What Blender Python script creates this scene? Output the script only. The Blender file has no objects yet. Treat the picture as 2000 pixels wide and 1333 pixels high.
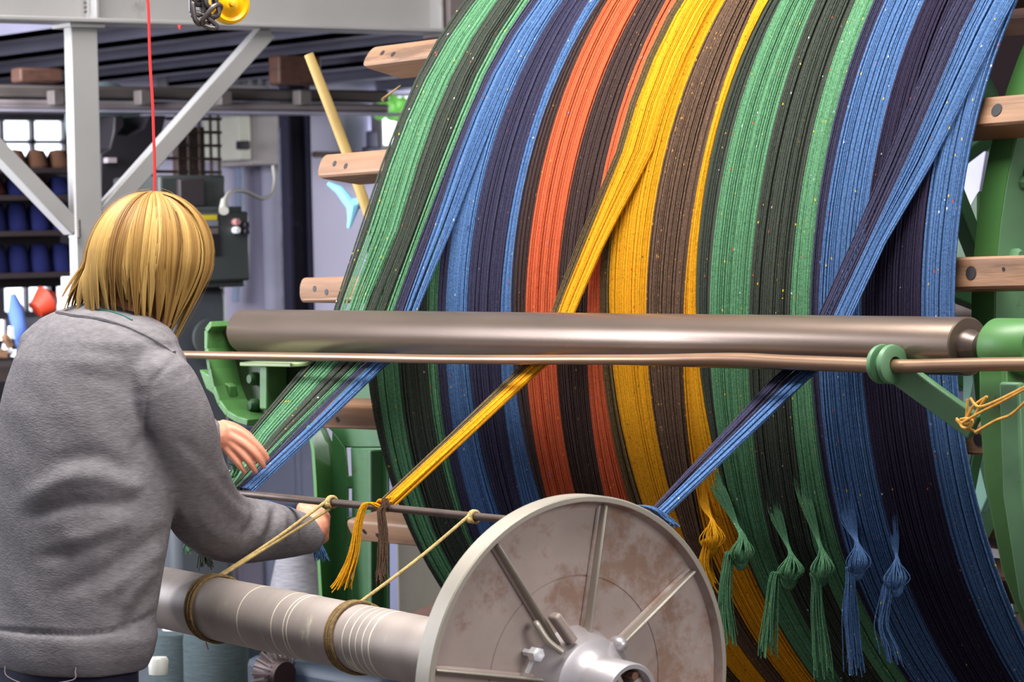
import bpy, bmesh, math, random
import numpy as np
from mathutils import Vector, Matrix
random.seed(7); rng = np.random.default_rng(7)
PI = math.pi
SC = bpy.context.scene
COL = SC.collection

# ------------------------------------------------------------------ camera
F = 5915.7; YAW, PITCH, ROLL = math.radians(52.8675), math.radians(1.926), math.radians(1.2215)
CZ = 1.45
fw = np.array([-math.sin(YAW)*math.cos(PITCH), math.cos(YAW)*math.cos(PITCH), -math.sin(PITCH)])
_r = np.array([math.cos(YAW), math.sin(YAW), 0.0]); _u = np.cross(_r, fw)
rt = _r*math.cos(ROLL)-_u*math.sin(ROLL); up = _r*math.sin(ROLL)+_u*math.cos(ROLL)
cam = bpy.data.cameras.new('camera'); camo = bpy.data.objects.new('camera', cam); COL.objects.link(camo)
cam.sensor_width = 36; cam.lens = F/2000*36; cam.clip_start = 0.1; cam.clip_end = 200
M = Matrix(((rt[0], up[0], -fw[0], 0), (rt[1], up[1], -fw[1], 0), (rt[2], up[2], -fw[2], CZ), (0, 0, 0, 1)))
camo.matrix_world = M
cam.dof.use_dof = True; cam.dof.focus_distance = 5.2; cam.dof.aperture_fstop = 10
SC.camera = camo

# ------------------------------------------------------------------ world, lights, exposure
W = bpy.data.worlds.new('world'); SC.world = W; W.use_nodes = True
bg = W.node_tree.nodes['Background']; bg.inputs[0].default_value = (0.80, 0.82, 0.92, 1); bg.inputs[1].default_value = 0.24
def area(name, loc, target, sx, sy, energy, color):
    l = bpy.data.lights.new(name, 'AREA'); l.shape = 'RECTANGLE'; l.size = sx; l.size_y = sy; l.energy = energy; l.color = color
    o = bpy.data.objects.new(name, l); COL.objects.link(o); o.location = loc
    o.rotation_euler = (Vector(target)-Vector(loc)).to_track_quat('-Z', 'Y').to_euler(); return o
area('skylight_lamp', (-4.2, 2.3, 4.5), (-4.3, 3.1, 1.2), 4.5, 1.5, 330, (1.0, 0.97, 0.92))
area('flange_fill', (2.2, 3.4, 3.2), (-3.4, 2.8, 0.8), 2.5, 2.0, 150, (1.0, 0.96, 0.92))  # unseen fill added to brighten the flange face
area('rear_wall_fill', (-9.9, 10.4, 1.9), (-11.4, 7.0, 1.2), 1.2, 1.2, 130, (0.95, 0.96, 1.0))  # added fill hidden behind the drum, lifts the back wall
area('back_wall_fill', (-7.8, 0.8, 2.4), (-11.4, 6.8, 1.2), 2.2, 2.2, 480, (0.93, 0.95, 1.0))  # unseen fill added to brighten the back wall and joists
area('window_lamp', (-9.4, 0.2, 2.4), (-5.5, 3.4, 1.5), 2.0, 2.4, 120, (0.82, 0.88, 1.0))
SC.view_settings.view_transform = 'Standard'
try: SC.view_settings.look = 'None'
except Exception: pass
SC.view_settings.gamma = 1.0; SC.view_settings.use_curve_mapping = False
SC.view_settings.exposure = 0.35

# ------------------------------------------------------------------ pixel rays -> world points (2000 x 1333 frame)
CAMP = np.array([0, 0, CZ])
def ray(px, py): return fw + rt*(px-1000)/F - up*(py-666.5)/F
def AT(px, py, d): return CAMP + ray(px, py)*d
def ONX(px, py, X): d = ray(px, py); return CAMP + d*(X/d[0])
def ONY(px, py, Y): d = ray(px, py); return CAMP + d*(Y/d[1])
DY, DZ, DR = 4.4226, CZ-0.1635, 0.9518      # drum axis (y, z) and yarn radius
def CYL(px, py, R=DR):
    d = ray(px, py); oz = CZ-DZ
    a = d[1]**2+d[2]**2; b = 2*(-d[1]*DY+d[2]*oz); c = DY**2+oz**2-R*R
    D = b*b-4*a*c
    if D < 0: t = -b/(2*a)
    else: t = (-b-math.sqrt(D))/(2*a)
    return CAMP+d*t
def V(p): return Vector([float(c) for c in p])

# ------------------------------------------------------------------ materials
def lin(c):
    return tuple(((x/255)/12.92 if x/255 <= .04045 else ((x/255+.055)/1.055)**2.4) for x in c)+(1,)
MATS = {}
def mat(name, rgb, rough=.6, metal=0., var=.12, vscale=6., bump=.0, bscale=60., stain=None, stain_amt=.5, stain_scale=3., spec=.5, stretch=None, emit=None, trans=0.):
    if name in MATS: return MATS[name]
    m = bpy.data.materials.new(name); MATS[name] = m; m.use_nodes = True
    nt = m.node_tree; N = nt.nodes; L = nt.links; b = N['Principled BSDF']
    c = lin(rgb)
    b.inputs['Roughness'].default_value = rough; b.inputs['Metallic'].default_value = metal
    b.inputs['Specular IOR Level'].default_value = spec
    if trans: b.inputs['Transmission Weight'].default_value = trans
    tc = N.new('ShaderNodeTexCoord'); mp = N.new('ShaderNodeMapping'); L.new(tc.outputs['Object'], mp.inputs[0])
    if stretch: mp.inputs['Scale'].default_value = stretch
    n = N.new('ShaderNodeTexNoise'); n.inputs['Scale'].default_value = vscale; n.inputs['Detail'].default_value = 6; L.new(mp.outputs[0], n.inputs['Vector'])
    r = N.new('ShaderNodeValToRGB'); L.new(n.outputs['Fac'], r.inputs[0])
    r.color_ramp.elements[0].position = .3; r.color_ramp.elements[1].position = .7
    r.color_ramp.elements[0].color = tuple(x*(1-var) for x in c[:3])+(1,); r.color_ramp.elements[1].color = tuple(min(1, x*(1+var)) for x in c[:3])+(1,)
    out = r.outputs[0]
    if stain:
        n2 = N.new('ShaderNodeTexNoise'); n2.inputs['Scale'].default_value = stain_scale; n2.inputs['Detail'].default_value = 8; n2.inputs['Roughness'].default_value = .7; L.new(mp.outputs[0], n2.inputs['Vector'])
        r2 = N.new('ShaderNodeValToRGB'); r2.color_ramp.elements[0].position = 1-stain_amt*.9; r2.color_ramp.elements[1].position = min(1, 1-stain_amt*.9+.08); L.new(n2.outputs['Fac'], r2.inputs[0])
        mx = N.new('ShaderNodeMixRGB'); L.new(r2.outputs[0], mx.inputs[0]); L.new(out, mx.inputs[1]); mx.inputs[2].default_value = lin(stain); out = mx.outputs[0]
    L.new(out, b.inputs['Base Color'])
    if bump:
        nb = N.new('ShaderNodeTexNoise'); nb.inputs['Scale'].default_value = bscale; nb.inputs['Detail'].default_value = 4; L.new(mp.outputs[0], nb.inputs['Vector'])
        bp = N.new('ShaderNodeBump'); bp.inputs['Strength'].default_value = bump; bp.inputs['Distance'].default_value = .002
        L.new(nb.outputs['Fac'], bp.inputs['Height']); L.new(bp.outputs[0], b.inputs['Normal'])
    if emit:
        b.inputs['Emission Color'].default_value = lin(rgb); b.inputs['Emission Strength'].default_value = emit
    return m
def yarn_mat(name, rgb, flecks=((225, 190, 60), (215, 90, 60), (215, 215, 225)), amt=.022, var=.42):
    m = bpy.data.materials.new(name); MATS[name] = m; m.use_nodes = True
    nt = m.node_tree; N = nt.nodes; L = nt.links; b = N['Principled BSDF']
    b.inputs['Roughness'].default_value = .92; b.inputs['Specular IOR Level'].default_value = .15
    c = lin(rgb)
    b.inputs['Sheen Weight'].default_value = .15; b.inputs['Sheen Roughness'].default_value = .5
    b.inputs['Sheen Tint'].default_value = c
    uv = N.new('ShaderNodeUVMap'); mp = N.new('ShaderNodeMapping'); L.new(uv.outputs[0], mp.inputs[0]); mp.inputs['Scale'].default_value = (900, 260, 1)
    n = N.new('ShaderNodeTexNoise'); n.inputs['Scale'].default_value = 1.; n.inputs['Detail'].default_value = 3; L.new(mp.outputs[0], n.inputs['Vector'])
    r = N.new('ShaderNodeValToRGB'); L.new(n.outputs['Fac'], r.inputs[0])
    r.color_ramp.elements[0].position = .3; r.color_ramp.elements[1].position = .72
    r.color_ramp.elements[0].color = tuple(x*(1-var) for x in c[:3])+(1,); r.color_ramp.elements[1].color = tuple(min(1, x*(1+var)) for x in c[:3])+(1,)
    # per-strand tone
    mp2 = N.new('ShaderNodeMapping'); L.new(uv.outputs[0], mp2.inputs[0]); mp2.inputs['Scale'].default_value = (3000, 0, 0)
    wn = N.new('ShaderNodeTexWhiteNoise'); wn.noise_dimensions = '1D'
    sx = N.new('ShaderNodeSeparateXYZ'); L.new(mp2.outputs[0], sx.inputs[0]); L.new(sx.outputs[0], wn.inputs['W'])
    mr = N.new('ShaderNodeMapRange'); L.new(wn.outputs['Value'], mr.inputs[0]); mr.inputs[3].default_value = .72; mr.inputs[4].default_value = 1.22
    mul = N.new('ShaderNodeMixRGB'); mul.blend_type = 'MULTIPLY'; mul.inputs[0].default_value = 1; L.new(r.outputs[0], mul.inputs[1]); L.new(mr.outputs[0], mul.inputs[2])
    # neps: coloured flecks along the strand
    mp3 = N.new('ShaderNodeMapping'); L.new(uv.outputs[0], mp3.inputs[0]); mp3.inputs['Scale'].default_value = (2500, 150, 1)
    vo = N.new('ShaderNodeTexVoronoi'); vo.inputs['Scale'].default_value = 1; L.new(mp3.outputs[0], vo.inputs['Vector'])
    s2 = N.new('ShaderNodeSeparateColor'); L.new(vo.outputs['Color'], s2.inputs[0])
    th = N.new('ShaderNodeMath'); th.operation = 'LESS_THAN'; L.new(s2.outputs[0], th.inputs[0]); th.inputs[1].default_value = amt
    dd = N.new('ShaderNodeMath'); dd.operation = 'LESS_THAN'; L.new(vo.outputs['Distance'], dd.inputs[0]); dd.inputs[1].default_value = .34
    mm = N.new('ShaderNodeMath'); mm.operation = 'MULTIPLY'; L.new(th.outputs[0], mm.inputs[0]); L.new(dd.outputs[0], mm.inputs[1])
    fr = N.new('ShaderNodeValToRGB'); fr.color_ramp.interpolation = 'CONSTANT'; L.new(s2.outputs[1], fr.inputs[0])
    fr.color_ramp.elements[0].color = lin(flecks[0]); fr.color_ramp.elements[1].position = .45; fr.color_ramp.elements[1].color = lin(flecks[1])
    e = fr.color_ramp.elements.new(.75); e.color = lin(flecks[2])
    mx = N.new('ShaderNodeMixRGB'); L.new(mm.outputs[0], mx.inputs[0]); L.new(mul.outputs[0], mx.inputs[1]); L.new(fr.outputs[0], mx.inputs[2])
    L.new(mx.outputs[0], b.inputs['Base Color'])
    bp = N.new('ShaderNodeBump'); bp.inputs['Strength'].default_value = .35; bp.inputs['Distance'].default_value = .001; L.new(n.outputs['Fac'], bp.inputs['Height']); L.new(bp.outputs[0], b.inputs['Normal'])
    return m
YM = {
 'green': yarn_mat('green_yarn', (90, 138, 102)), 'blue': yarn_mat('blue_yarn', (80, 112, 158)),
 'orange': yarn_mat('orange_yarn', (196, 94, 60), flecks=((235, 150, 60), (170, 50, 30), (120, 140, 200)), amt=.03, var=.22),
 'yellow': yarn_mat('yellow_yarn', (214, 152, 28), flecks=((90, 110, 40), (200, 90, 20), (150, 120, 20)), amt=.05, var=.25),
 'charcoal': yarn_mat('charcoal_yarn', (62, 68, 60), amt=.02), 'navy': yarn_mat('navy_yarn', (58, 56, 80), flecks=((120, 70, 70), (90, 100, 150), (120, 120, 150)), amt=.02),
 'brownblack': yarn_mat('dark_brown_yarn', (68, 52, 50), flecks=((150, 110, 50), (110, 70, 50), (100, 90, 90)), amt=.03),
 'brown': yarn_mat('tweed_brown_yarn', (100, 78, 64), flecks=((190, 140, 50), (170, 120, 50), (150, 120, 90)), amt=.10),
 'olive': yarn_mat('olive_brown_yarn', (96, 80, 54), flecks=((190, 140, 50), (170, 120, 50), (150, 120, 90)), amt=.10),
 'black': yarn_mat('black_navy_yarn', (46, 40, 62), amt=.01)}
GREEN = mat('machine_green', (72, 118, 62), .42, var=.14, vscale=5, bump=.25, bscale=35, stain=(74, 52, 40), stain_amt=.38, stain_scale=9)
GREEN2 = mat('machine_green_dark', (44, 86, 48), .5, var=.2, vscale=6, bump=.25, bscale=40, stain=(50, 46, 30), stain_amt=.42, stain_scale=7)
LGREEN = mat('machine_green_pale', (94, 136, 98), .45, var=.12, vscale=8, bump=.2, bscale=40, stain=(88, 66, 60), stain_amt=.40, stain_scale=18)
STEEL = mat('painted_grey_steel', (158, 156, 156), .5, .1, var=.07, vscale=4, stain=(120, 112, 108), stain_amt=.42, stain_scale=3)
STEELB = mat('dark_grey_steel', (112, 110, 128), .55, .1, var=.15, vscale=3)
ROLLER = mat('brown_polished_steel', (134, 116, 104), .32, .7, var=.10, vscale=4, bump=.05, bscale=120, stretch=(1, 4, 4))
RODM = mat('worn_brass_brown_rod', (150, 118, 94), .36, .55, var=.18, vscale=14, stretch=(.4, 1, 1))
IRON = mat('dark_iron', (98, 84, 78), .5, .5, var=.2, vscale=20)
ALU = mat('cast_aluminium', (168, 152, 146), .6, .3, var=.16, vscale=7, bump=.35, bscale=50, stain=(146, 118, 104), stain_amt=.52, stain_scale=5)
ALUR = mat('rim_aluminium', (170, 162, 150), .45, .45, var=.08, vscale=10, bump=.1, bscale=80)
ALUP = mat('polished_aluminium', (196, 190, 194), .38, .6, var=.10, vscale=15, bump=.2, bscale=40)
CHROME = mat('bright_zinc', (235, 235, 240), .3, .4, var=.05)
BLACK = mat('black_rubber', (24, 20, 24), .6)
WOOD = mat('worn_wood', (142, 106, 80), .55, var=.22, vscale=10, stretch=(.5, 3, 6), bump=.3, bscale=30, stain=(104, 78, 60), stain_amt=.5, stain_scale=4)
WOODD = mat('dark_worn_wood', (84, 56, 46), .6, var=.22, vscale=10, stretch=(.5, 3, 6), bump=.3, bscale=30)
ROPE = mat('tan_cord', (186, 160, 104), .85, var=.25, vscale=120, bump=.8, bscale=400)
ROPED = mat('brown_cord', (128, 104, 66), .85, var=.3, vscale=150, bump=.8, bscale=400)
SKIN = mat('skin', (224, 150, 122), .5, var=.06, vscale=20, bump=.05, bscale=200)
WALLM = mat('grey_plaster', (184, 180, 202), .85, var=.06, vscale=1.5, bump=.1, bscale=20, stain=(168, 164, 182), stain_amt=.45, stain_scale=1.2)
FLOORM = mat('dark_concrete', (70, 64, 62), .75, var=.2, vscale=2, bump=.1, bscale=30)

# ------------------------------------------------------------------ mesh helpers
class MB:
    def __init__(s): s.bm = bmesh.new()
    def box(s, c, sz, rot=None):
        m = Matrix.Translation(V(c)) @ (rot.to_4x4() if rot else Matrix.Identity(4)) @ Matrix.Diagonal((sz[0], sz[1], sz[2], 1))
        bmesh.ops.create_cube(s.bm, size=1, matrix=m); return s
    def bar(s, a, b, w, h, ref=(0, 0, 1)):
        a = V(a); b = V(b); z = (b-a); l = z.length; z.normalize(); x = Vector(ref).cross(z)
        if x.length < 1e-4: x = Vector((1, 0, 0)).cross(z)
        x.normalize(); y = z.cross(x); R = Matrix((x, y, z)).transposed()
        return s.box((a+b)/2, (w, h, l), R)
    def tube(s, pts, r, k=12, cap=True):
        pts = [V(p) for p in pts]; n = len(pts); rr = r if hasattr(r, '__len__') else [r]*n
        ref = None; rings = []
        for i, p in enumerate(pts):
            t = (pts[min(i+1, n-1)]-pts[max(i-1, 0)]).normalized()
            if ref is None:
                ref = t.orthogonal().normalized()
            x = (ref-t*ref.dot(t)).normalized(); ref = x; y = t.cross(x)
            rings.append([s.bm.verts.new(p+(x*math.cos(2*PI*j/k)+y*math.sin(2*PI*j/k))*rr[i]) for j in range(k)])
        for i in range(n-1):
            for j in range(k):
                f = s.bm.faces.new((rings[i][j], rings[i][(j+1) % k], rings[i+1][(j+1) % k], rings[i+1][j])); f.smooth = True
        if cap:
            s.bm.faces.new(rings[0][::-1]); s.bm.faces.new(rings[-1])
        return s
    def lathe(s, o, ax, prof, k=48, arc=(0, 2*PI)):
        """prof: list of (distance along axis, radius)"""
        o = V(o); ax = V(ax).normalized(); x = ax.orthogonal().normalized(); y = ax.cross(x); rings = []
        for (d, r) in prof:
            if r < 1e-6: rings.append([s.bm.verts.new(o+ax*d)])
            else: rings.append([s.bm.verts.new(o+ax*d+(x*math.cos(2*PI*j/k)+y*math.sin(2*PI*j/k))*r) for j in range(k)])
        for i in range(len(rings)-1):
            A, B = rings[i], rings[i+1]
            for j in range(k):
                j2 = (j+1) % k
                if len(A) == 1 and len(B) == 1: continue
                if len(A) == 1: f = s.bm.faces.new((A[0], B[j2], B[j]))
                elif len(B) == 1: f = s.bm.faces.new((A[j], A[j2], B[0]))
                else: f = s.bm.faces.new((A[j], A[j2], B[j2], B[j]))
                f.smooth = True
        return s
    def prism(s, pts, off):
        a = [s.bm.verts.new(V(p)) for p in pts]; o = V(off); b = [s.bm.verts.new(v.co+o) for v in a]; n = len(a)
        s.bm.faces.new(a[::-1]); s.bm.faces.new(b)
        for i in range(n): s.bm.faces.new((a[i], a[(i+1) % n], b[(i+1) % n], b[i]))
        return s
    def ball(s, c, r, sc=(1, 1, 1), rot=None, sub=2):
        m = Matrix.Translation(V(c)) @ (rot.to_4x4() if rot else Matrix.Identity(4)) @ Matrix.Diagonal((sc[0], sc[1], sc[2], 1))
        g = bmesh.ops.create_icosphere(s.bm, subdivisions=sub, radius=r, matrix=m)
        for v in g['verts']:
            for f in v.link_faces: f.smooth = True
        return s
    def build(s, name, m, parent=None, bevel=0, seg=2, angle=40):
        bmesh.ops.recalc_face_normals(s.bm, faces=s.bm.faces[:])
        me = bpy.data.meshes.new(name); s.bm.to_mesh(me); s.bm.free(); me.materials.append(m); me.set_sharp_from_angle(angle=math.radians(38))
        o = bpy.data.objects.new(name, me); COL.objects.link(o)
        if bevel:
            b = o.modifiers.new('bevel', 'BEVEL'); b.width = bevel; b.segments = seg; b.limit_method = 'ANGLE'; b.angle_limit = math.radians(angle)
        if parent: put(o, parent)
        return o
def put(o, parent):
    o.parent = parent; o.matrix_parent_inverse = Matrix.Translation(-parent.location)
def tag(o, label, cat, group=None, kind=None):
    o['label'] = label; o['category'] = cat
    if group: o['group'] = group
    if kind: o['kind'] = kind
    return o
def struct(o, label=None):
    o['kind'] = 'structure'
    if label: o['label'] = label
    return o
def thing(name, loc, label, cat, group=None):
    o = bpy.data.objects.new(name, None); COL.objects.link(o); o.location = V(loc); o.empty_display_size = .05
    return tag(o, label, cat, group)

def strand_mesh(name, paths, rad, material, parent=None, K=4, uoff=None):
    """paths (N,M,3) -> closed tubes, one mesh; UV = (strand, length)"""
    P = np.asarray(paths, float); N, Mn, _ = P.shape
    rad = np.broadcast_to(np.asarray(rad, float), (N, Mn))
    T = np.gradient(P, axis=1); T /= np.linalg.norm(T, axis=2, keepdims=True)+1e-12
    ref = fw
    S = np.cross(T, ref); S /= np.linalg.norm(S, axis=2, keepdims=True)+1e-9
    U = np.cross(S, T)
    ang = np.arange(K)*2*PI/K + PI/4
    ring = P[:, :, None, :] + rad[:, :, None, None]*(S[:, :, None, :]*np.cos(ang)[None, None, :, None]+U[:, :, None, :]*np.sin(ang)[None, None, :, None])
    verts = ring.reshape(-1, 3)
    idx = np.arange(N*Mn*K).reshape(N, Mn, K)
    a = idx[:, :-1, :]; b = np.roll(idx, -1, axis=2)[:, :-1, :]; c = np.roll(idx, -1, axis=2)[:, 1:, :]; d = idx[:, 1:, :]
    faces = np.stack([a, b, c, d], -1).reshape(-1, 4)
    me = bpy.data.meshes.new(name)
    me.vertices.add(len(verts)); me.vertices.foreach_set('co', verts.astype(np.float32).ravel())
    me.loops.add(faces.size); me.loops.foreach_set('vertex_index', faces.astype(np.int32).ravel())
    me.polygons.add(len(faces)); me.polygons.foreach_set('loop_start', np.arange(0, faces.size, 4, dtype=np.int32))
    try: me.polygons.foreach_set('loop_total', np.full(len(faces), 4, np.int32))
    except Exception: pass
    me.update(calc_edges=True); me.polygons.foreach_set('use_smooth', np.ones(len(faces), bool))
    ln = np.concatenate([np.zeros((N, 1)), np.cumsum(np.linalg.norm(np.diff(P, axis=1), axis=2), 1)], 1)
    u = (rng.random(N) if uoff is None else uoff)
    UV = np.zeros((N, Mn, K, 2)); UV[..., 0] = u[:, None, None]+np.arange(K)[None, None]*.0001; UV[..., 1] = ln[:, :, None]+u[:, None, None]*7.3
    uvl = me.uv_layers.new(name='UVMap'); uvl.data.foreach_set('uv', UV.reshape(-1, 2)[faces.ravel()].astype(np.float32).ravel())
    me.materials.append(material); me.validate()
    o = bpy.data.objects.new(name, me); COL.objects.link(o)
    if parent: put(o, parent)
    return o
def spline(pts, n):
    P = np.array([np.asarray(p, float) for p in pts]); m = len(P)
    t = np.linspace(0, m-1, n); out = []
    for tt in t:
        i = min(int(tt), m-2); f = tt-i
        p0 = P[max(i-1, 0)]; p1 = P[i]; p2 = P[i+1]; p3 = P[min(i+2, m-1)]
        out.append(.5*((2*p1)+(-p0+p2)*f+(2*p0-5*p1+4*p2-p3)*f*f+(-p0+3*p1-3*p2+p3)*f**3))
    return np.array(out)

# ================================================================== SETTING
def mbox(x0, x1, y0, y1, z0, z1): return MB().box(((x0+x1)/2, (y0+y1)/2, (z0+z1)/2), (x1-x0, y1-y0, z1-z0))
struct(mbox(-22, 2, -4, 14, -.1, 0).build('floor', FLOORM))
WX = -11.4
wy0 = ONX(205, 400, WX)[1]
struct(mbox(WX-.15, WX, wy0, 14, 0, 4.6).build('wall_back', WALLM))
struct(mbox(-22, 2, 12.5, 12.7, 0, 4.6).build('wall_right', mat('far_dark_wall', (60, 56, 66), .9)))
struct(mbox(-20.2, -20, -4, 12.5, 0, 4.6).build('wall_left', mat('far_wall', (96, 92, 98), .9)))
struct(mbox(-22, -7.6, 4.6, 12.5, 2.44, 2.54).build('ceiling', mat('mezzanine_deck', (70, 70, 84), .8)))
WIN = mat('daylight_pane', (235, 242, 255), .5, emit=2.6, var=.0)
GLASSF = mat('window_frame_paint', (120, 116, 120), .6)
# far windows, seen beyond the rack
def window(name, px0, py0, px1, py1, X, bars=1, rows=0, t=.05):
    a = ONX(px0, py0, X); b = ONX(px1, py1, X); y0, y1 = a[1], b[1]; z1, z0 = a[2], b[2]
    m = MB()
    m.box((X, (y0+y1)/2, z1+t/2), (.08, y1-y0+2*t, t)); m.box((X, (y0+y1)/2, z0-t/2), (.08, y1-y0+2*t, t))
    m.box((X, y0-t/2, (z0+z1)/2), (.08, t, z1-z0)); m.box((X, y1+t/2, (z0+z1)/2), (.08, t, z1-z0))
    for i in range(1, bars+1): m.box((X, y0+(y1-y0)*i/(bars+1), (z0+z1)/2), (.06, .03, z1-z0))
    for i in range(1, rows+1): m.box((X, (y0+y1)/2, z0+(z1-z0)*i/(rows+1)), (.06, y1-y0, .03))
    w = struct(m.build(name, GLASSF))
    p = MB().box((X-.03, (y0+y1)/2, (z0+z1)/2), (.01, y1-y0, z1-z0)).build('pane', WIN, w)
    return w
window('window_1', -60, 236, 122, 318, -19.8, 2, 1)
window('window_2', -60, 186, 74, 201, -19.6, 1, 0)
window('window_3', 4, 541, 96, 606, -19.8, 1, 0)
window('window_4', 104, 541, 190, 640, -19.8, 0, 0)
window('window_5', 738, 230, 860, 350, WX+.06, 0, 1, .012)
window('window_6', 741, 188, 830, 226, WX+.08, 0, 0, .012)
window('window_7', -60, 139, 66, 152, -19.2, 0, 0)
window('window_8', 335, 150, 530, 168, WX+.05, 9, 0)

def bx(px0, py0, px1, py1, X, th):
    """box whose front face lies in the world plane x = X"""
    pm, qm = (px0+px1)/2, (py0+py1)/2
    y0 = ONX(px0, qm, X)[1]; y1 = ONX(px1, qm, X)[1]; z1 = ONX(pm, py0, X)[2]; z0 = ONX(pm, py1, X)[2]
    return ((X-th/2, (y0+y1)/2, (z0+z1)/2), (th, y1-y0, z1-z0))
def bxm(*boxes):
    m = MB()
    for b in boxes: m.box(*bx(*b))
    return m

# mezzanine joists run along X
for i, (y, zb) in enumerate([(4.75, 2.14), (5.25, 2.14), (5.75, 2.14), (6.25, 2.14), (6.75, 2.14), (7.3, 2.14), (7.9, 2.14), (8.5, 2.14), (9.2, 2.14), (10.0, 2.14), (10.9, 2.14)]):
    j = MB(); j.box((-9.95, y, zb+.15), (4.7, .03, .30)); j.box((-9.95, y+.03, zb+.01), (4.7, .09, .02)); j.box((-9.95, y+.03, zb+.29), (4.7, .09, .02))
    jo = struct(j.build('joist' if i == 0 else 'joist', STEELB))
    h = MB()
    for k in range(46):
        for zz in (.10, .2): h.lathe((-12.4+k*.1, y-.0155, zb+zz), (0, -1, 0), [(0, .011), (.0015, .011), (.0015, 0)], 8)
    ho = h.build('joist_holes', BLACK, jo); ho['kind'] = 'stuff'

# grey steel goods frame (I-beam, post, diagonals)
X0 = -7.3
fr = thing('steel_frame', ONX(160, 1333, X0)*np.array([1, 1, 0]), 'grey painted welded steel frame of beam, post and diagonal braces at upper left', 'frame')
yl = ONX(-140, 0, X0)[1]; yr = ONX(868, 30, X0)[1]; zb = ONX(430, 52, X0)[2]
m = MB(); m.box((X0-.03, (yl+yr)/2, zb+.14), (.012, yr-yl, .28)); m.box((X0-.03, (yl+yr)/2, zb+.005), (.13, yr-yl, .012)); m.box((X0-.03, (yl+yr)/2, zb+.285), (.13, yr-yl, .012))
m.box((X0-.028, ONX(180, 20, X0)[1], zb+.14), (.12, .012, .27)); m.box((X0-.028, yr-.03, zb+.14), (.12, .012, .27))
m.build('beam', STEEL, fr, bevel=.003)
yb = (ONX(865, 30, X0)[1])
MB().box((X0-.02, yb+.02, zb+.14), (.14, .06, .3)).build('end_stanchion', mat('brownish_steel', (110, 100, 100), .6, .1), fr, bevel=.003)
c, sz = bx(128, 44, 196, 470, X0, .1); zt = zb
c, sz = bx(143, 44, 196, 470, X0, .1)
MB().box((X0-.02, c[1], zt/2), (.04, sz[1], zt)).build('post', STEEL, fr, bevel=.004)
MB().box((X0-.03, c[1], zt-.008), (.10, .11, .012)).build('cap_plate', STEEL, fr, bevel=.002)
m = MB(); m.bar(ONX(520, 60, X0-.03), ONX(150, 475, X0-.03), .05, .04, (1, 0, 0)); m.build('brace', STEEL, fr, bevel=.003)
m = MB(); m.bar(ONX(-30, 268, X0-.03), ONX(143, 448, X0-.03), .045, .05, (1, 0, 0)); m.build('brace', STEEL, fr, bevel=.003)
m = MB()
for k in range(7): m.ball((X0+.022, c[1]-.045, ONX(146, 432+k*5, X0)[2]), .006)
for k in range(6): m.ball((X0+.0, ONX(166, 0, X0)[1], zb+.03+k*.012), .005)
m.build('weld_bead', mat('weld', (90, 84, 80), .6, .4), fr)['kind'] = 'stuff'

# pipes under the mezzanine
p = thing('cable_trunking', (-9.0, 5.5, 0), 'long brown grey double trunking running under the mezzanine beams', 'trunking')
a, sz = bx(-80, 170, 762, 194, -9.0, .12); MB().box(a, sz).build('upper_trunk', mat('brown_trunk', (98, 90, 88), .5, .2), p, bevel=.01)
a, sz = bx(-80, 198, 762, 216, -8.97, .1); MB().box(a, sz).build('lower_trunk', mat('beige_trunk', (142, 132, 134), .5, .2), p, bevel=.01)
a, sz = bx(-80, 216, 800, 221, -8.95, .1); MB().box(a, sz).build('bottom_lip', mat('pale_lip', (170, 166, 184), .5, .2), p)
for px in (115, 285, 442, 596): a, sz = bx(px-10, 176, px+12, 205, -8.93, .05); MB().box(a, sz).build('bracket', mat('brown_bracket', (108, 100, 98), .5), p, bevel=.004)
for n_, b, l in (('wood_block', (545, 108, 628, 165, -8.8, .07), 'brown wooden block resting on the trunking below the joists, right of the diagonal brace'), ('wood_block', (40, 132, 124, 161, -8.8, .07), 'orange brown wooden block on the trunking left of the grey post')):
    a, sz = bx(*b); tag(MB().box(a, sz).build(n_, WOODD, bevel=.008), l, 'block')

# ----- back wall fittings
g = thing('electric_cabinet', ONX(508, 275, WX+.3), 'beige grey switch cabinet on the wall with black handle and white side door', 'switch box')
MB().box(*bx(490, 226, 545, 322, WX+.32, .3)).build('cabinet_body', mat('beige_cabinet', (158, 150, 148), .5), g, bevel=.006)
MB().box(*bx(468, 226, 490, 312, WX+.36, .3)).build('side_door', mat('cream_door', (186, 184, 170), .5), g, bevel=.006)
MB().box(*bx(472, 275, 490, 292, WX+.4, .05)).build('handle', BLACK, g, bevel=.006)
tag(MB().box(*bx(543, 226, 580, 321, WX+.3, .3)).build('dark_cabinet', mat('maroon_cabinet', (50, 32, 38), .6), bevel=.004), 'narrow dark maroon wall cabinet between the beige cabinet and the black column', 'cabinet')
st = thing('steel_column', (-9.7, ONX(592, 400, -9.7)[1], 0), 'black blue steel column standing against the grey wall', 'column')
a, sz = bx(574, 200, 612, 620, -9.7, .14); MB().box((a[0], a[1], 1.2), (.03, sz[1], 2.4)).build('web', mat('black_paint', (44, 42, 60), .45, .2, stain=(70, 68, 90), stain_amt=.45), st)
MB().box((a[0]+.03, a[1]-sz[1]/2, 1.2), (.05, .012, 2.4)).build('flange', MATS['black_paint'], st); MB().box((a[0]+.03, a[1]+sz[1]/2, 1.2), (.05, .012, 2.4)).build('flange', MATS['black_paint'], st)
c0 = ONX(560, 450, -9.85)
tag(MB().box((-9.85, c0[1], .95), (.05, .035, 1.9)).build('slotted_channel', mat('galvanised', (134, 134, 150), .5, .4, var=.25, vscale=40), bevel=.003), 'galvanised slotted channel beside the black column', 'channel')
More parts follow.
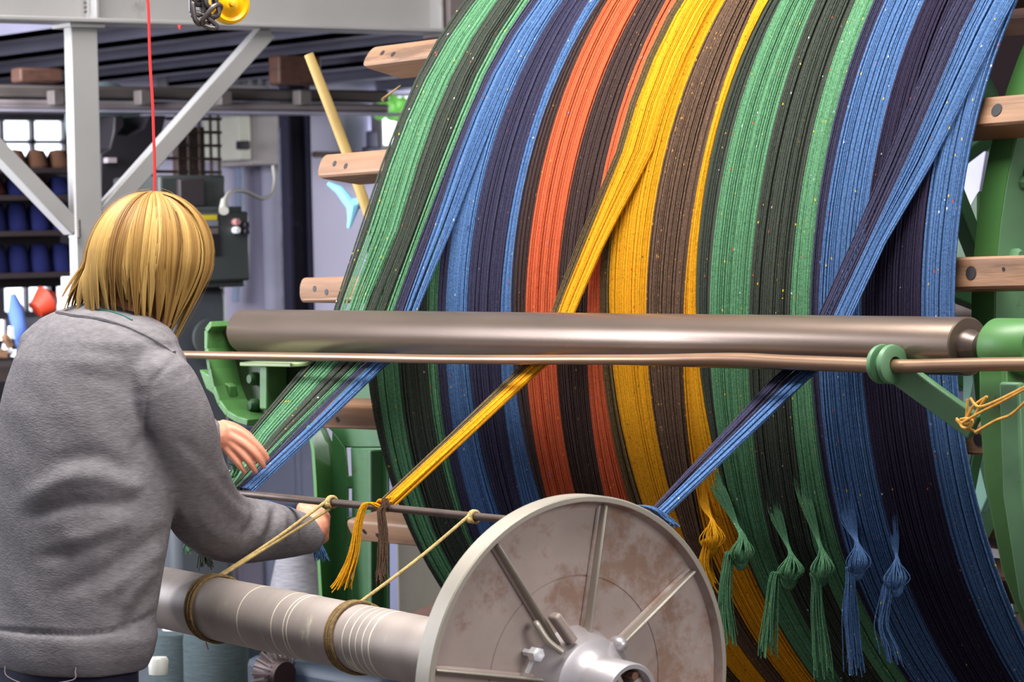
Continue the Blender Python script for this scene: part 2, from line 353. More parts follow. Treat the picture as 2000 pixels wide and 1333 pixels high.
tag(MB().tube([(WX+.05, ONX(525, 500, WX)[1], 0), (WX+.05, ONX(525, 500, WX)[1], 2.5)], .055).build('wall_pipe', mat('grey_pipe', (140, 138, 156), .7)), 'grey painted vertical pipe on the wall behind the machine', 'pipe')
tag(MB().tube([(WX+.06, ONX(452, 250, WX)[1], 2.2), (WX+.06, ONX(452, 330, WX)[1], 1.5), (WX+.06, ONX(441, 340, WX)[1], 1.2)], .018).build('conduit', mat('blue_conduit', (104, 116, 140), .6)), 'thin blue grey conduit on the wall behind the mesh guard', 'conduit')
tag(MB().tube(spline([AT(437, 404, 9.6), AT(440, 388, 9.6), AT(455, 374, 9.7), AT(480, 375, 9.8), AT(510, 388, 9.9), AT(530, 380, 10), AT(537, 355, 10.1), AT(534, 326, 10.2)], 30), .0065, 8).build('power_cable', mat('white_cable', (170, 166, 158), .6)), 'pale cable looping from the cabinet down to the dark machine', 'cable')
MB_ = MB(); MB_.tube([AT(437, 412, 9.55), AT(438, 392, 9.6)], [.016, .011], 12); tag(MB_.build('cable_gland', mat('white_cable', (170, 166, 158))), 'beige cable gland on top of the dark machine', 'gland')
tag(MB().tube([ONX(612, 302, WX+.3), ONX(790, 304, WX+.3)], .014, 8).build('wall_rail', IRON), 'thin dark horizontal rail on the wall left of the window', 'rail')
m = MB(); q = ONX(726, 300, WX+.32); m.box(q, (.05, .08, .06)); m.box(q+np.array([0, 0, .06]), (.04, .04, .08))
tag(m.build('pipe_clamp', mat('dull_clamp', (84, 84, 102), .5, .4), bevel=.008), 'dark clamp fixed to the wall rail', 'clamp')
# pale blue rag
m = MB()
pts = [(640, 358), (662, 370), (682, 395), (690, 405), (686, 425), (681, 446)]
m.tube([AT(x, y, 9.0) for x, y in pts], [.006, .014, .017, .02, .011, .005], 8); m.tube([AT(688, 400, 9.0), AT(700, 398, 9.0), AT(706, 405, 9.0)], [.02, .018, .006], 8)
tag(m.build('rag', mat('pale_blue_cloth', (130, 190, 225), .9)), 'pale blue rag dangling below the second wooden slat end', 'rag')
# foliage behind window
m = MB()
for _ in range(26): m.ball(ONX(742+rng.random()*60, 200+rng.random()*24, WX+.2), .02+rng.random()*.02)
tag(m.build('foliage', mat('leaf_green_glow', (110, 190, 80), .6, emit=.35)), 'green foliage showing in the small upper window', 'plant', kind='stuff')  # leaves glow by themselves, standing in for daylight on them

# ----- mesh guard and dark machine behind the head
g = thing('mesh_guard', AT(400, 340, 10.3), 'dark welded wire mesh guard standing behind the machine', 'guard')
XG = -9.3
m = MB()
for px in (232, 252, 275, 345, 366, 388, 410, 426): q = ONX(px, 222, XG); m.tube([q, (q[0], q[1], 0 if px in (232, 426) else ONX(px, 342, XG)[2])], .006, 6)
for py in (232, 258, 284, 310, 336): m.tube([ONX(228, py-2, XG), ONX(432, py+1, XG)], .006, 6)
w = m.build('wire_grid', IRON, g)
MB().box(*bx(345, 248, 400, 344, XG-.05, .03)).build('brown_panel', mat('brown_panel', (88, 70, 70), .7, var=.3, vscale=20, stretch=(1, 6, .5)), g)
DK = mat('machine_grey_green', (62, 66, 66), .5, .1, var=.14, vscale=4)
DK2 = mat('machine_black', (30, 26, 32), .55, .1)
g = thing('dark_machine', AT(440, 700, 8.6)*np.array([1, 1, 0]), 'dark grey green machine with control box behind the woman', 'machine')
XM = -8.2
MB().box(*bx(312, 342, 442, 410, XM-.12, .3)).build('upper_housing', DK, g, bevel=.01)
MB().box(*bx(352, 350, 400, 404, XM-.1, .3)).build('name_plate', mat('brown_black', (50, 42, 46), .6), g, bevel=.004)
MB().box(*bx(370, 414, 488, 550, XM, .28)).build('control_box', DK, g, bevel=.008)
MB().box(*bx(378, 404, 474, 416, XM-.02, .3)).build('box_lid', DK, g, bevel=.005)
MB().box(*bx(360, 548, 478, 562, XM-.02, .3)).build('box_base', DK, g, bevel=.005)
c, sz = bx(330, 560, 450, 760, XM-.05, .4); ztop = c[2]+sz[2]/2; MB().box((c[0], c[1], ztop/2), (sz[0], sz[1], ztop)).build('pedestal', mat('machine_grey_blue', (68, 72, 78), .5, .1), g, bevel=.03)
m = MB(); q = ONX(408, 660, XM+.0); m.lathe(q, (1, 0, 0), [(0, .06), (.008, .06), (.01, .05), (.01, 0)], 32); m.build('round_cover', MATS['machine_grey_green'], g)
MB().box(*bx(395, 420, 424, 430, XM+.004, .01)).build('yellow_label', mat('yellow_label', (200, 180, 40), .5), g)
MB().box(*bx(395, 431, 426, 442, XM+.004, .01)).build('grey_label', mat('grey_label', (120, 120, 134), .5), g)
MB().box(*bx(400, 446, 426, 457, XM+.004, .01)).build('rating_plate', mat('plate2', (104, 92, 92), .5), g)
MB().box(*bx(414, 458, 430, 500, XM+.004, .01)).build('door_slot', DK2, g)
for px, py, cc in ((458, 434, 'r'), (458, 450, 'w'), (476, 440, 'k'), (476, 453, 'k')):
    MB().lathe(ONX(px, py, XM), (1, 0, 0), [(0, .011), (.02, .011), (.022, .009), (.022, 0)], 16).build('button', mat('button_'+cc, {'r': (170, 120, 120), 'w': (215, 215, 220), 'k': (40, 34, 44)}[cc], .4), g)
# round dark casting arch (left of the guard)
g = thing('cast_arch', AT(255, 480, 9.2)*np.array([1, 1, 0]), 'large black curved casting with round handwheel behind the grey post', 'machine')
XC = -8.9
out = [(196, 560), (196, 300), (214, 290), (222, 258), (224, 226), (243, 226), (244, 248), (232, 262), (250, 266), (268, 256), (280, 250), (290, 226), (326, 226), (318, 262), (306, 292), (290, 306), (276, 316), (266, 320), (268, 345), (300, 340), (316, 350), (316, 560)]
m = MB(); m.prism([ONX(x, y, XC) for x, y in out], (-.2, 0, 0)); m.build('casting', DK2, g, bevel=.006)
MB().lathe(ONX(196, 240, XC-.3), (1, 0, 0), [(0, .14), (.05, .14), (.07, .12), (.07, 0)], 40).build('pale_wheel', mat('pale_blue_grey', (130, 146, 150), .5), g)
MB().box(*bx(211, 308, 228, 318, XC+.03, .05)).build('pale_tab', mat('pale_tab', (150, 140, 145), .5), g)
MB().box(*bx(268, 300, 282, 345, XC-.25, .03)).build('pale_gap_plate', mat('pale_tab2', (150, 150, 170), .5), g)

# ----- creel rack with cones, left edge
g = thing('creel_rack', ONX(60, 600, -9.6)*np.array([1, 1, 0]), 'dark iron creel rack with shelves at the left edge', 'rack')
XR = -9.6
ry0 = ONX(-60, 400, XR)[1]; ry1 = ONX(225, 400, XR)[1]; CONEY = []
for py in (333, 386, 456, 538):
    z = ONX(60, py, XR)[2]; MB().box((XR-.2, (ry0+ry1)/2, z), (.42, ry1-ry0, .018)).build('shelf', mat('shelf_iron', (46, 36, 38), .6), g)
MB().box((XR-.42, (ry0+ry1)/2, (ONX(60, 333, XR)[2]+ONX(60, 538, XR)[2])/2), (.01, ry1-ry0, .47)).build('back_panel', mat('rack_back', (30, 20, 24), .8), g)
for y in (ry0, ry1): MB().box((XR-.02, y, .9), (.04, .04, 1.8)).build('rack_post', mat('shelf_iron', (46, 36, 38)), g)
conemats = [yarn_mat('dark_blue_cone', (26, 30, 74), amt=.01), yarn_mat('maroon_cone', (58, 24, 26), amt=.01), yarn_mat('brown_cone', (84, 58, 44), amt=.01)]
for r_, (py, nm) in enumerate(((333, 'on the top shelf'), (386, 'on the second shelf'), (456, 'on the third shelf'), (538, 'on the bottom shelf'))):
    z = ONX(60, py, XR)[2]+.009; h = .07 if r_ else .10
    for k in range(6):
        y = ry0+.07+k*(ry1-ry0-.12)/5.3
        ci = 2 if r_ == 0 else (1 if r_ == 1 and k % 2 else 0)
        hh = .105 if r_ in (2, 3) else .07
        o = MB().lathe((XR-.12, y, z), (0, 0, 1), [(0, 0), (0, .045), (.01, .05), (hh-.02, .036), (hh-.005, .028), (hh, .0)], 20).build('yarn_cone', conemats[ci])
        tag(o, '%s yarn cone %s of the left rack, %s from the left' % (('dark blue', 'maroon', 'brown')[ci], nm, ('first', 'second', 'third', 'fourth', 'fifth', 'sixth')[k]), 'yarn cone', 'yarn cones on the left rack')
# things on the bench under the rack
bz = ONX(30, 700, -9.2)[2]-.05
b_ = thing('work_bench', (-9.3, ONX(20, 700, -9.2)[1], 0), 'cluttered dark work bench at the left edge behind the shoulder', 'bench')
MB().box((-9.4, ONX(20, 700, -9.2)[1]-.1, bz), (.5, .9, .05)).build('bench_top', mat('dark_bench', (58, 46, 44), .7), b_)
for dx in (-.2, .2):
    for dy in (-.4, .4): MB().box((-9.4+dx, ONX(20, 700, -9.2)[1]-.1+dy, bz/2), (.05, .05, bz)).build('leg', mat('dark_bench', (58, 46, 44)), b_)
q = ONX(90, 588, -9.3)
tag(MB().tube([q+np.array([0, -.04, -.03]), q, q+np.array([0, .03, .0])], [.03, .055, .03], 20).build('red_cone', mat('red_orange', (190, 56, 30), .6)), 'red orange cone with a dark end beside the window, left of the blond hair', 'cone')
m = MB(); m.tube([ONX(25, 575, -9.3), ONX(32, 610, -9.3), ONX(42, 660, -9.25), ONX(38, 690, -9.2)], [.01, .03, .025, .01], 10)
tag(m.build('blue_rag', mat('blue_cloth', (90, 120, 190), .9)), 'crumpled blue cloth hanging beside the bright window', 'rag')
for k, (px, py, h, r) in enumerate(((5, 645, 40, .012), (20, 650, 25, .014), (13, 680, 18, .02), (30, 690, 14, .018))):
    a = ONX(px, py-h/2, -9.2); b2 = ONX(px, py+h/2, -9.2)
    tag(MB().tube([b2, a], [r, r*.7], 14).build('metal_fitting', CHROME), ['tall bright metal fitting at the far left bench edge', 'short bright metal fitting right of the tall one on the bench', 'squat bright metal fitting low on the left bench', 'lowest bright metal fitting beside the grey shoulder'][k], 'fitting')
m = MB(); m.bar(ONX(8, 655, -9.1), ONX(20, 678, -9.1), .03, .02); tag(m.build('wooden_peg', WOOD, bevel=.003), 'small slanting wooden peg at the left edge above the bench', 'peg')
m = MB(); m.bar(ONX(-8, 690, -9.1), ONX(12, 692, -9.1), .03, .03); tag(m.build('wooden_peg', WOOD, bevel=.003), 'small level wooden peg at the left edge below the slanting one', 'peg')

# ----- things behind the loom, low middle
XB = -8.6
def crate(px0, py0, px1, py1, X, label, rgb):
    c, s_ = bx(px0, py0, px1, py1, X, .4)
    g = thing('crate', (c[0], c[1], c[2]-s_[2]/2), label, 'crate'); mm = mat('plastic_%d_%d_%d' % rgb, rgb, .35, var=.10, vscale=6, stain=tuple(min(255, x+30) for x in rgb), stain_amt=.42, stain_scale=6)
    MB().box(c, s_).build('crate_body', mm, g, bevel=.02, seg=3)
    MB().box((c[0], c[1], c[2]+s_[2]/2-.02), (s_[0]+.03, s_[1]+.03, .035)).build('rim', mm, g, bevel=.01)
    for k in (-.25, .25): MB().box((c[0]+s_[0]/2+.006, c[1]+k*s_[1], c[2]-.02), (.014, .02, s_[2]*.8)).build('rib', mm, g, bevel=.004)
    return g
crate(395, 815, 640, 1000, XB, 'grey blue plastic crate standing behind the warp threads', (142, 148, 176))
crate(300, 1003, 520, 1230, XB+.05, 'grey lilac plastic crate low behind the forearm', (140, 136, 158))
crate(524, 1003, 760, 1230, XB+.0, 'pale blue grey crate behind the green pedestal', (150, 156, 186))
crate(250, 1234, 560, 1440, XB+.1, 'teal tinted crate at the bottom below the warp beam', (58, 70, 78))
tag(MB().box(*bx(385, 790, 560, 806, XB+.05, .3)).build('grey_rail', mat('pale_rail', (170, 166, 150), .5, .1), bevel=.01), 'pale grey rail behind the green roller bracket', 'rail')
tag(MB().box(*bx(385, 722, 452, 745, XB-.1, .3)).build('cream_ledge', mat('cream', (196, 192, 150), .5), bevel=.01), 'cream coloured ledge left of the green roller bracket', 'ledge')
tag(MB().box(*bx(758, 850, 776, 1420, -7.6, .05)).build('pale_blue_strip', mat('pale_blue', (170, 176, 220), .6)), 'upright pale blue strip behind the drum, right of the green pedestal', 'strip')
tag(MB().box(*bx(776, 1040, 900, 1440, -7.7, .2)).build('concrete_pier', mat('pier', (138, 134, 124), .8, stain=(110, 108, 90), stain_amt=.5), bevel=.01), 'mottled grey concrete pier behind the lower left of the drum', 'pier')
def cone(px, py0, py1, X, r0, r1, m_, label):
    a = ONX(px, py1, X); b = ONX(px, py0, X); h = b[2]-a[2]
    g = thing('big_yarn_cone', a, label, 'yarn cone')
    MB().lathe(a, (0, 0, 1), [(0, 0), (0, r0*.9), (.02, r0), (h*.85, r1*1.1), (h*.97, r1), (h, r1*.6), (h, 0)], 40).build('winding', m_, g)
    MB().lathe(a+np.array([0, 0, h]), (0, 0, 1), [(-.01, r1*.5), (.03, r1*.45), (.03, 0)], 20).build('tube_end', mat('paper_tube', (190, 190, 196), .7), g)
    return g
GC = mat('grey_winding', (112, 110, 116), .9, var=.35, vscale=30, stretch=(1, 1, 14), bump=.8, bscale=60)
TC = mat('teal_winding', (46, 58, 62), .9, var=.35, vscale=30, stretch=(1, 1, 14), bump=.8, bscale=60)
cone(582, 1062, 1240, -7.0, .10, .05, GC, 'large grey yarn cone standing behind the warp beam, left of the green pedestal')
cone(425, 1215, 1440, -6.6, .085, .075, TC, 'teal grey yarn cone in clear wrap below the warp beam')
cone(345, 1230, 1440, -6.7, .075, .06, TC, 'dark teal yarn cone left of the other cone below the beam')
tag(MB().lathe(AT(309, 1318, 6.3), up, [(0, 0), (0, .02), (.03, .022), (.036, .018), (.036, 0)], 10).build('white_cap', mat('white_plastic', (176, 176, 172), .4)), 'small white plastic cap below the end of the sweater', 'cap')
# bevel gear under the beam
g = thing('toothed_gear', AT(530, 1320, 6.4), 'dark brown toothed gear with bright tooth edges below the warp beam', 'gear')
ga = AT(545, 1318, 6.3)
MB().lathe(ga, (1, .1, -.1), [(-.05, 0), (-.05, .03), (0, .035), (.02, .03), (.02, 0)], 24).build('gear_hub', mat('gear_brown', (58, 40, 42), .5, .4), g)
ax = Vector((1, .1, -.1)).normalized(); gx = ax.orthogonal().normalized(); gy = ax.cross(gx)
for k in range(22):
    a = 2*PI*k/22; d = gx*math.cos(a)+gy*math.sin(a)
    MB().bar(V(ga)+d*.03, V(ga)+d*.058-ax*.02, .004, .014, ax).build('tooth', mat('tooth_steel', (130, 118, 118), .35, .7), g)
c = AT(650, 1345, 6.3); tag(MB().box(c, (.5, .12, .10)).build('machine_guard', mat('dark_blue_green', (34, 46, 62), .6), bevel=.02), 'dark blue guard under the warp beam near the pedestal', 'guard')

# red hanging thread, wooden stick, chain and hook
tag(MB().tube(spline([AT(262, -1400, 5.6), AT(276, -500, 5.6), AT(284, -80, 5.6), AT(290, 20, 5.6), AT(293, 120, 5.6), AT(298, 200, 5.6), AT(300, 260, 5.6), AT(302, 330, 5.6), AT(301, 420, 5.6)], 40), .0028, 8).build('hanging_thread', mat('red_cord', (225, 50, 50), .7)), 'thin red thread hanging straight down behind the blond head', 'thread')
tag(MB().tube([AT(603, 106, 7.0), AT(640, 200, 7.0), AT(678, 300, 7.0), AT(722, 425, 7.0)], [.0115, .0125, .0125, .0125], 14).build('dowel', mat('straw_wood', (170, 142, 84), .6, var=.15, vscale=8)), 'long straw coloured wooden dowel leaning behind the slat ends', 'stick')
tag(MB().tube([AT(747, 195, 6.5), AT(782, 167, 6.6)], [.004, .001], 8).build('wooden_pin', mat('straw_wood', (170, 142, 84))), 'short thin wooden pin poking out below the top slat end', 'pin')
g = thing('lifting_chain', AT(405, -40, 5.4), 'dark grey steel chain loop hanging in front of the grey beam', 'chain')
def link(c, d, n_, L=.034, Wd=.012, r=.0045):
    d = V(d).normalized(); n = V(n_).normalized(); pts = []
    for k in range(24):
        a = 2*PI*k/24; sx = math.cos(a); sy = math.sin(a)
        pts.append(V(c)+d*(sy*Wd+math.copysign(L/2-Wd*.6, sy) if abs(sy) > 1e-6 else 0)+n*sx*Wd)
    pts.append(pts[0]); pts.append(pts[1])
    return MB().tube(pts, r, 8, cap=False)
CH = mat('chain_steel', (98, 92, 92), .4, .7, var=.2)
ch = [((386, 6), (386, -20), 0), ((387, 24), (385, 10), 1), ((400, 40), (386, 28), 0), ((413, 28), (402, 42), 1), ((412, 10), (416, 25), 0), ((408, -8), (410, 5), 1), ((387, -14), (387, 0), 1), ((387, -34), (387, -10), 0), ((408, -30), (408, -6), 0), ((390, -54), (390, -34), 1), ((406, -52), (406, -32), 1)]
for i, (c, t, w) in enumerate(ch):
    P_ = AT(c[0], c[1], 5.4); d = AT(t[0], t[1], 5.4)-P_
    link(P_, d, rt if w == 0 else fw*.8+rt*.6, .034, .0115).build('link', CH, g)
g = thing('hook_block', AT(449, -40, 5.45), 'bright yellow round hoist wheel hanging over the grey beam', 'hoist')
YL = mat('hoist_yellow', (240, 180, 0), .35, var=.06)
n_ = (-fw*.93+rt*.36)
MB().lathe(AT(449, 8, 5.45), n_, [(-.02, 0), (-.02, .03), (-.012, .036), (.004, .036), (.008, .031), (.004, .024), (.008, .018), (.014, .014), (.016, .008), (.016, 0)], 40).build('wheel', YL, g)
MB().lathe(AT(449, 8, 5.45), n_, [(.014, .006), (.022, .006), (.024, 0)], 12).build('centre_boss', YL, g)
MB().tube([AT(449, -1500, 5.45), AT(449, -60, 5.45), AT(449, -20, 5.45)], [.006, .006, .02], 14).build('shank', YL, g)
# small red tag under the beam
tag(MB().tube([AT(352, 50, 7.4), AT(351, 57, 7.4)], [.006, .001], 6).build('red_tag', mat('red_cord', (225, 50, 50))), 'tiny red tag hanging under the grey beam', 'tag')

# ================================================================== WARPING DRUM
XL = CYL(715, 680)[0]; XRt = CYL(1864, 640)[0]
drum = thing('warping_drum', ((XL+XRt)/2, DY, 0), 'huge wooden slat warping drum on green iron rims', 'warping drum')
NS = 22; SR = DR-.012
th0 = math.atan2(CYL(590, 567, SR)[2]-DZ, -(CYL(590, 567, SR)[1]-DY))
xl_end = CYL(582, 567, SR)[0]
def radial(th): return np.array([0, -math.cos(th), math.sin(th)])
def tang(th): return np.array([0, math.sin(th), math.cos(th)])
for k in range(NS):
    th = th0 + k*2*PI/NS
    r = radial(th); t = tang(th); O = np.array([0, DY, DZ])
    w = .026; dep = .058; x0 = xl_end; x1 = -2.45
    m = MB(); cr = .016
    def tw(x): return th+math.radians(2.6)*(x-x0)/(x1-x0)
    def outline(xs, wd, rad, q):
        o_ = [(xs+rad-rad*math.sin(t), wd-rad+rad*math.cos(t)) for t in np.linspace(0, PI/2, 5)]
        o_ += [(xs+rad-rad*math.cos(t), -wd+rad-rad*math.sin(t)) for t in np.linspace(0, PI/2, 5)]
        o_ += [(x1, -wd), (x1, wd)]
        return [O+np.array([x, 0, 0])+radial(tw(x))*(SR+q)+t_*tang(tw(x)) for x, t_ in o_]
    O = np.array([0, DY, DZ])
    lay = [outline(x0+.004, w-.004, cr, -.002), outline(x0, w, cr, -.006), outline(x0+.004, w, cr, -.016), outline(x0+.085, w, .004, -dep)]
    vl = [[m.bm.verts.new(V(p)) for p in L_] for L_ in lay]; nn_ = len(vl[0])
    m.bm.faces.new(vl[0]); m.bm.faces.new(vl[-1][::-1])
    for A_, B_ in zip(vl[:-1], vl[1:]):
        for j in range(nn_): m.bm.faces.new((A_[j], B_[j], B_[(j+1) % nn_], A_[(j+1) % nn_]))
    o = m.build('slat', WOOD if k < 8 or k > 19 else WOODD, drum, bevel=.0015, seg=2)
    hh = MB()
    for hx, ht in ((.06, .003), (.105, -.004)):
        c = O+np.array([x0+hx, 0, 0])+r*(SR-.0019)+t*ht; hh.lathe(c, r, [(0, .0065), (.0006, .0065), (.0006, 0)], 12)
    for hx in (XRt+.02,): r = radial(tw(hx)); c = O+np.array([hx, 0, 0])+r*(SR-.0019); hh.lathe(c, r, [(0, .011), (.0006, .011), (.0006, 0)], 16)
    for hx in (XRt+.09, XRt+.14, XRt+.2): r = radial(tw(hx)); t = tang(tw(hx)); c = O+np.array([hx, 0, 0])+r*(SR-.0019)+t*(.006*math.sin(hx*90+k)); hh.lathe(c, r, [(0, .003), (.0006, .003), (.0006, 0)], 8)
    h = hh.build('peg_holes', BLACK, o); h['kind'] = 'stuff'
# rims and spokes
def ring(xc, wid, ro, ri, name, m_):
    MB().lathe((xc-wid/2, DY, DZ), (1, 0, 0), [(0, ri), (0, ro), (wid, ro), (wid, ri), (0, ri)], 96).build(name, m_, drum)
ringx = CYL(1922, 560, DR-.07)[0]
for xr in (ringx, XL+.12, (ringx+XL)/2):
    ring(xr, .05, DR-.068, DR-.078, 'rim', GREEN)
    ring(xr+.022, .010, DR-.07, DR-.16, 'rim_flange', LGREEN)
    for k in range(8):
        a = 2*PI*k/8+.3
        MB().bar((xr+.02, DY, DZ), np.array([xr+.02, DY, DZ])+radial(a)*(DR-.1), .04, .03).build('spoke', GREEN2, drum, bevel=.004)
    for k in range(44):
        a = th0+(k+.5)*2*PI/44
        if -1.2 < a or True:
            MB().lathe(np.array([xr+.027, DY, DZ])+radial(a)*(DR-.105), (1, 0, 0), [(0, .012), (.012, .012), (.018, .008), (.018, 0)], 8).build('rim_bolt', LGREEN, drum) if xr == ringx and math.cos(a) > 0 else None
MB().tube([(XL-.4, DY, DZ), (-2.3, DY, DZ)], .05, 24).build('axle', IRON, drum)

# --------------------------------- wound yarn bands
names = ['charcoal', 'green', 'charcoal', 'green', 'navy', 'blue', 'navy', 'blue', 'brownblack', 'orange', 'brownblack', 'orange', 'olive', 'yellow', 'brown', 'yellow', 'charcoal', 'green', 'charcoal', 'green', 'navy', 'blue', 'black', 'blue']
E0 = [909, 932, 973, 1017, 1034, 1054, 1099, 1152, 1172, 1186, 1249, 1303, 1326, 1339, 1415, 1480, 1499, 1524, 1596, 1670, 1706, 1728, 1806, 1914, 1986]
EM = [715, 735, 780, 835, 855, 870, 915, 980, 1003, 1028, 1087, 1147, 1175, 1195, 1265, 1335, 1362, 1385, 1462, 1542, 1585, 1600, 1685, 1800, 1865]
EB = [766, 779, 819, 876, 891, 907, 958, 1011, 1050, 1064, 1120, 1176, 1218, 1243, 1305, 1356, 1411, 1418, 1483, 1563, 1614, 1626, 1718, 1832, 1899]
labels = ['narrow charcoal yarn band at the left edge of the drum', 'wide green yarn band nearest the left edge of the drum', 'wide charcoal yarn band between the two left green bands', 'narrow green yarn band in the left part of the drum',
 'narrow navy yarn band left of the left wide blue band', 'wide blue yarn band in the left part of the drum', 'wide navy yarn band between the two left blue bands', 'narrow blue yarn band left of the orange yarn',
 'narrow dark brown yarn band just left of the wide orange band', 'wide orange yarn band on the drum', 'wide dark brown yarn band between the two orange bands', 'narrow orange yarn band on the drum',
 'narrow olive brown yarn band between orange and yellow', 'wide yellow yarn band on the drum', 'wide tweed brown yarn band between the two yellow bands', 'narrow yellow yarn band on the drum',
 'narrow charcoal yarn band between yellow and green', 'wide green yarn band right of the yellow yarn', 'wide charcoal yarn band between the two right green bands', 'narrow green yarn band in the right part of the drum',
 'narrow navy yarn band left of the right wide blue band', 'wide blue yarn band right of the green yarn', 'wide blackish navy yarn band near the right edge', 'blue yarn band at the right edge of the drum']
def theta_of(p): return math.atan2(p[2]-DZ, -(p[1]-DY))
TH = np.radians(np.linspace(-92, 108, 68))
def edge_x(i):
    st = []
    for py, e in ((0, E0[i]), (700, EM[i]), (950, EB[i])):
        p = CYL(e, py); st.append((theta_of(p), p[0]))
    st.sort(); t, x = zip(*st)
    # smooth (quadratic) inside, held outside
    co = np.polyfit(t, x, 2); out = np.polyval(co, np.clip(TH, t[0]-.12, t[-1]+.06))
    return out
EX = [edge_x(i) for i in range(25)]
for i, nm in enumerate(names):
    a, b = EX[i], EX[i+1]; wmm = (b-a).mean(); n = max(6, int(wmm/.0027))
    tt = (np.arange(n)+.5)/n
    jx = rng.normal(0, .0005, (n, 1)) + .0007*np.sin(TH[None]*rng.uniform(2, 5, (n, 1))+rng.uniform(0, 6, (n, 1)))
    X = a[None]+(b-a)[None]*tt[:, None]+jx
    low = np.convolve(rng.normal(0, 1, n+8), np.ones(5)/5, 'same')[4:-4][:n]
    dr = rng.normal(0, .0009, (n, 1))+.0016*low[:, None]+.0012*np.sin(TH[None]*3+tt[:, None]*9+i)
    gap = (rng.random(n) < .10)*-.0035; dr = dr+gap[:, None]
    Rr = DR+dr
    P_ = np.stack([X, DY-Rr*np.cos(TH)[None], DZ+Rr*np.sin(TH)[None]], -1)
    o = strand_mesh('yarn_band', P_, .00175, YM[nm], K=4)
    # backing layer joined under the strands
    back = np.stack([np.stack([a+(b-a)*f, DY-(DR-.003)*np.cos(TH), DZ+(DR-.003)*np.sin(TH)], -1) for f in np.linspace(-.0, 1.0, 2)], 0)
    me = bpy.data.meshes.new('under_layer'); vs = back.reshape(-1, 3).tolist(); m_ = len(TH)
    me.from_pydata(vs, [], [(k, k+1, m_+k+1, m_+k) for k in range(m_-1)]); me.materials.append(YM[nm])
    uo = me.uv_layers.new(name='UVMap'); bo = bpy.data.objects.new('under_layer', me); COL.objects.link(bo); bo.parent = o
    tag(o, labels[i], 'yarn', 'yarn bands wound on the drum')

# --------------------------------- pulled sheets of warp yarn
RY, RZ, RR = 3.35, CZ-.1788, .0453
TY, TZ = 3.0163, CZ-.4656
Ro = DR+.006; ro = RR+.003
dlt = np.array([DY-RY, DZ-RZ]); dd = np.linalg.norm(dlt); al = math.acos((Ro+ro)/dd); ba = math.atan2(dlt[1], dlt[0])
nn = np.array([math.cos(ba-al), math.sin(ba-al)])
Tp = np.array([DY, DZ])-Ro*nn; Kp = np.array([RY, RZ])+ro*nn
thT = math.atan2(Tp[1]-DZ, -(Tp[0]-DY)); aK = math.atan2(nn[1], nn[0])
# leaving the roller towards the tie rod
d2 = np.array([TY-RY, TZ-RZ]); L2 = np.linalg.norm(d2); d2n = d2/L2; be = math.asin(ro/L2)
base = math.atan2(d2n[1], d2n[0]); aL = base + (PI/2-be)      # contact normal angle
aL = (aL+PI) % (2*PI)-PI
if not (-PI/2-.2 < aL < 0): aL = -0.85
prof = []
for th in np.radians(np.linspace(105, math.degrees(thT), 16)): prof.append((DY-Ro*math.cos(th), DZ+Ro*math.sin(th)))
iT = len(prof)-1
for f in np.linspace(0, 1, 9)[1:]: prof.append(tuple(Tp+(Kp-Tp)*f))
for a in np.linspace(aK, aL, 5)[1:]: prof.append((RY+ro*math.cos(a), RZ+ro*math.sin(a)))
Lp = np.array(prof[-1])
for f in np.linspace(0, 1, 12)[1:]: prof.append(tuple(Lp+(np.array([TY, TZ+.006])-Lp)*f))
prof = np.array(prof); S = np.concatenate([[0], np.cumsum(np.linalg.norm(np.diff(prof, axis=0), axis=1))])
def hit(px, py):
    """ray against the extruded yarn profile -> (s, x), first hit from the camera, limited by picture height"""
    d = ray(px, py); best = None
    for i in range(len(prof)-1):
        a, b = prof[i], prof[i+1]; e = b-a; n = np.array([-e[1], e[0]])
        den = d[1]*n[0]+d[2]*n[1]
        if abs(den) < 1e-9: continue
        t = ((a[0])*n[0]+(a[1]-CZ)*n[1])/den
        p = CAMP+d*t; f = ((p[1]-a[0])*e[0]+(p[2]-a[1])*e[1])/(e@e)
        if -.001 <= f <= 1.001 and (best is None or t < best[0]): best = (t, S[i]+f*math.sqrt(e@e), p[0])
    return best
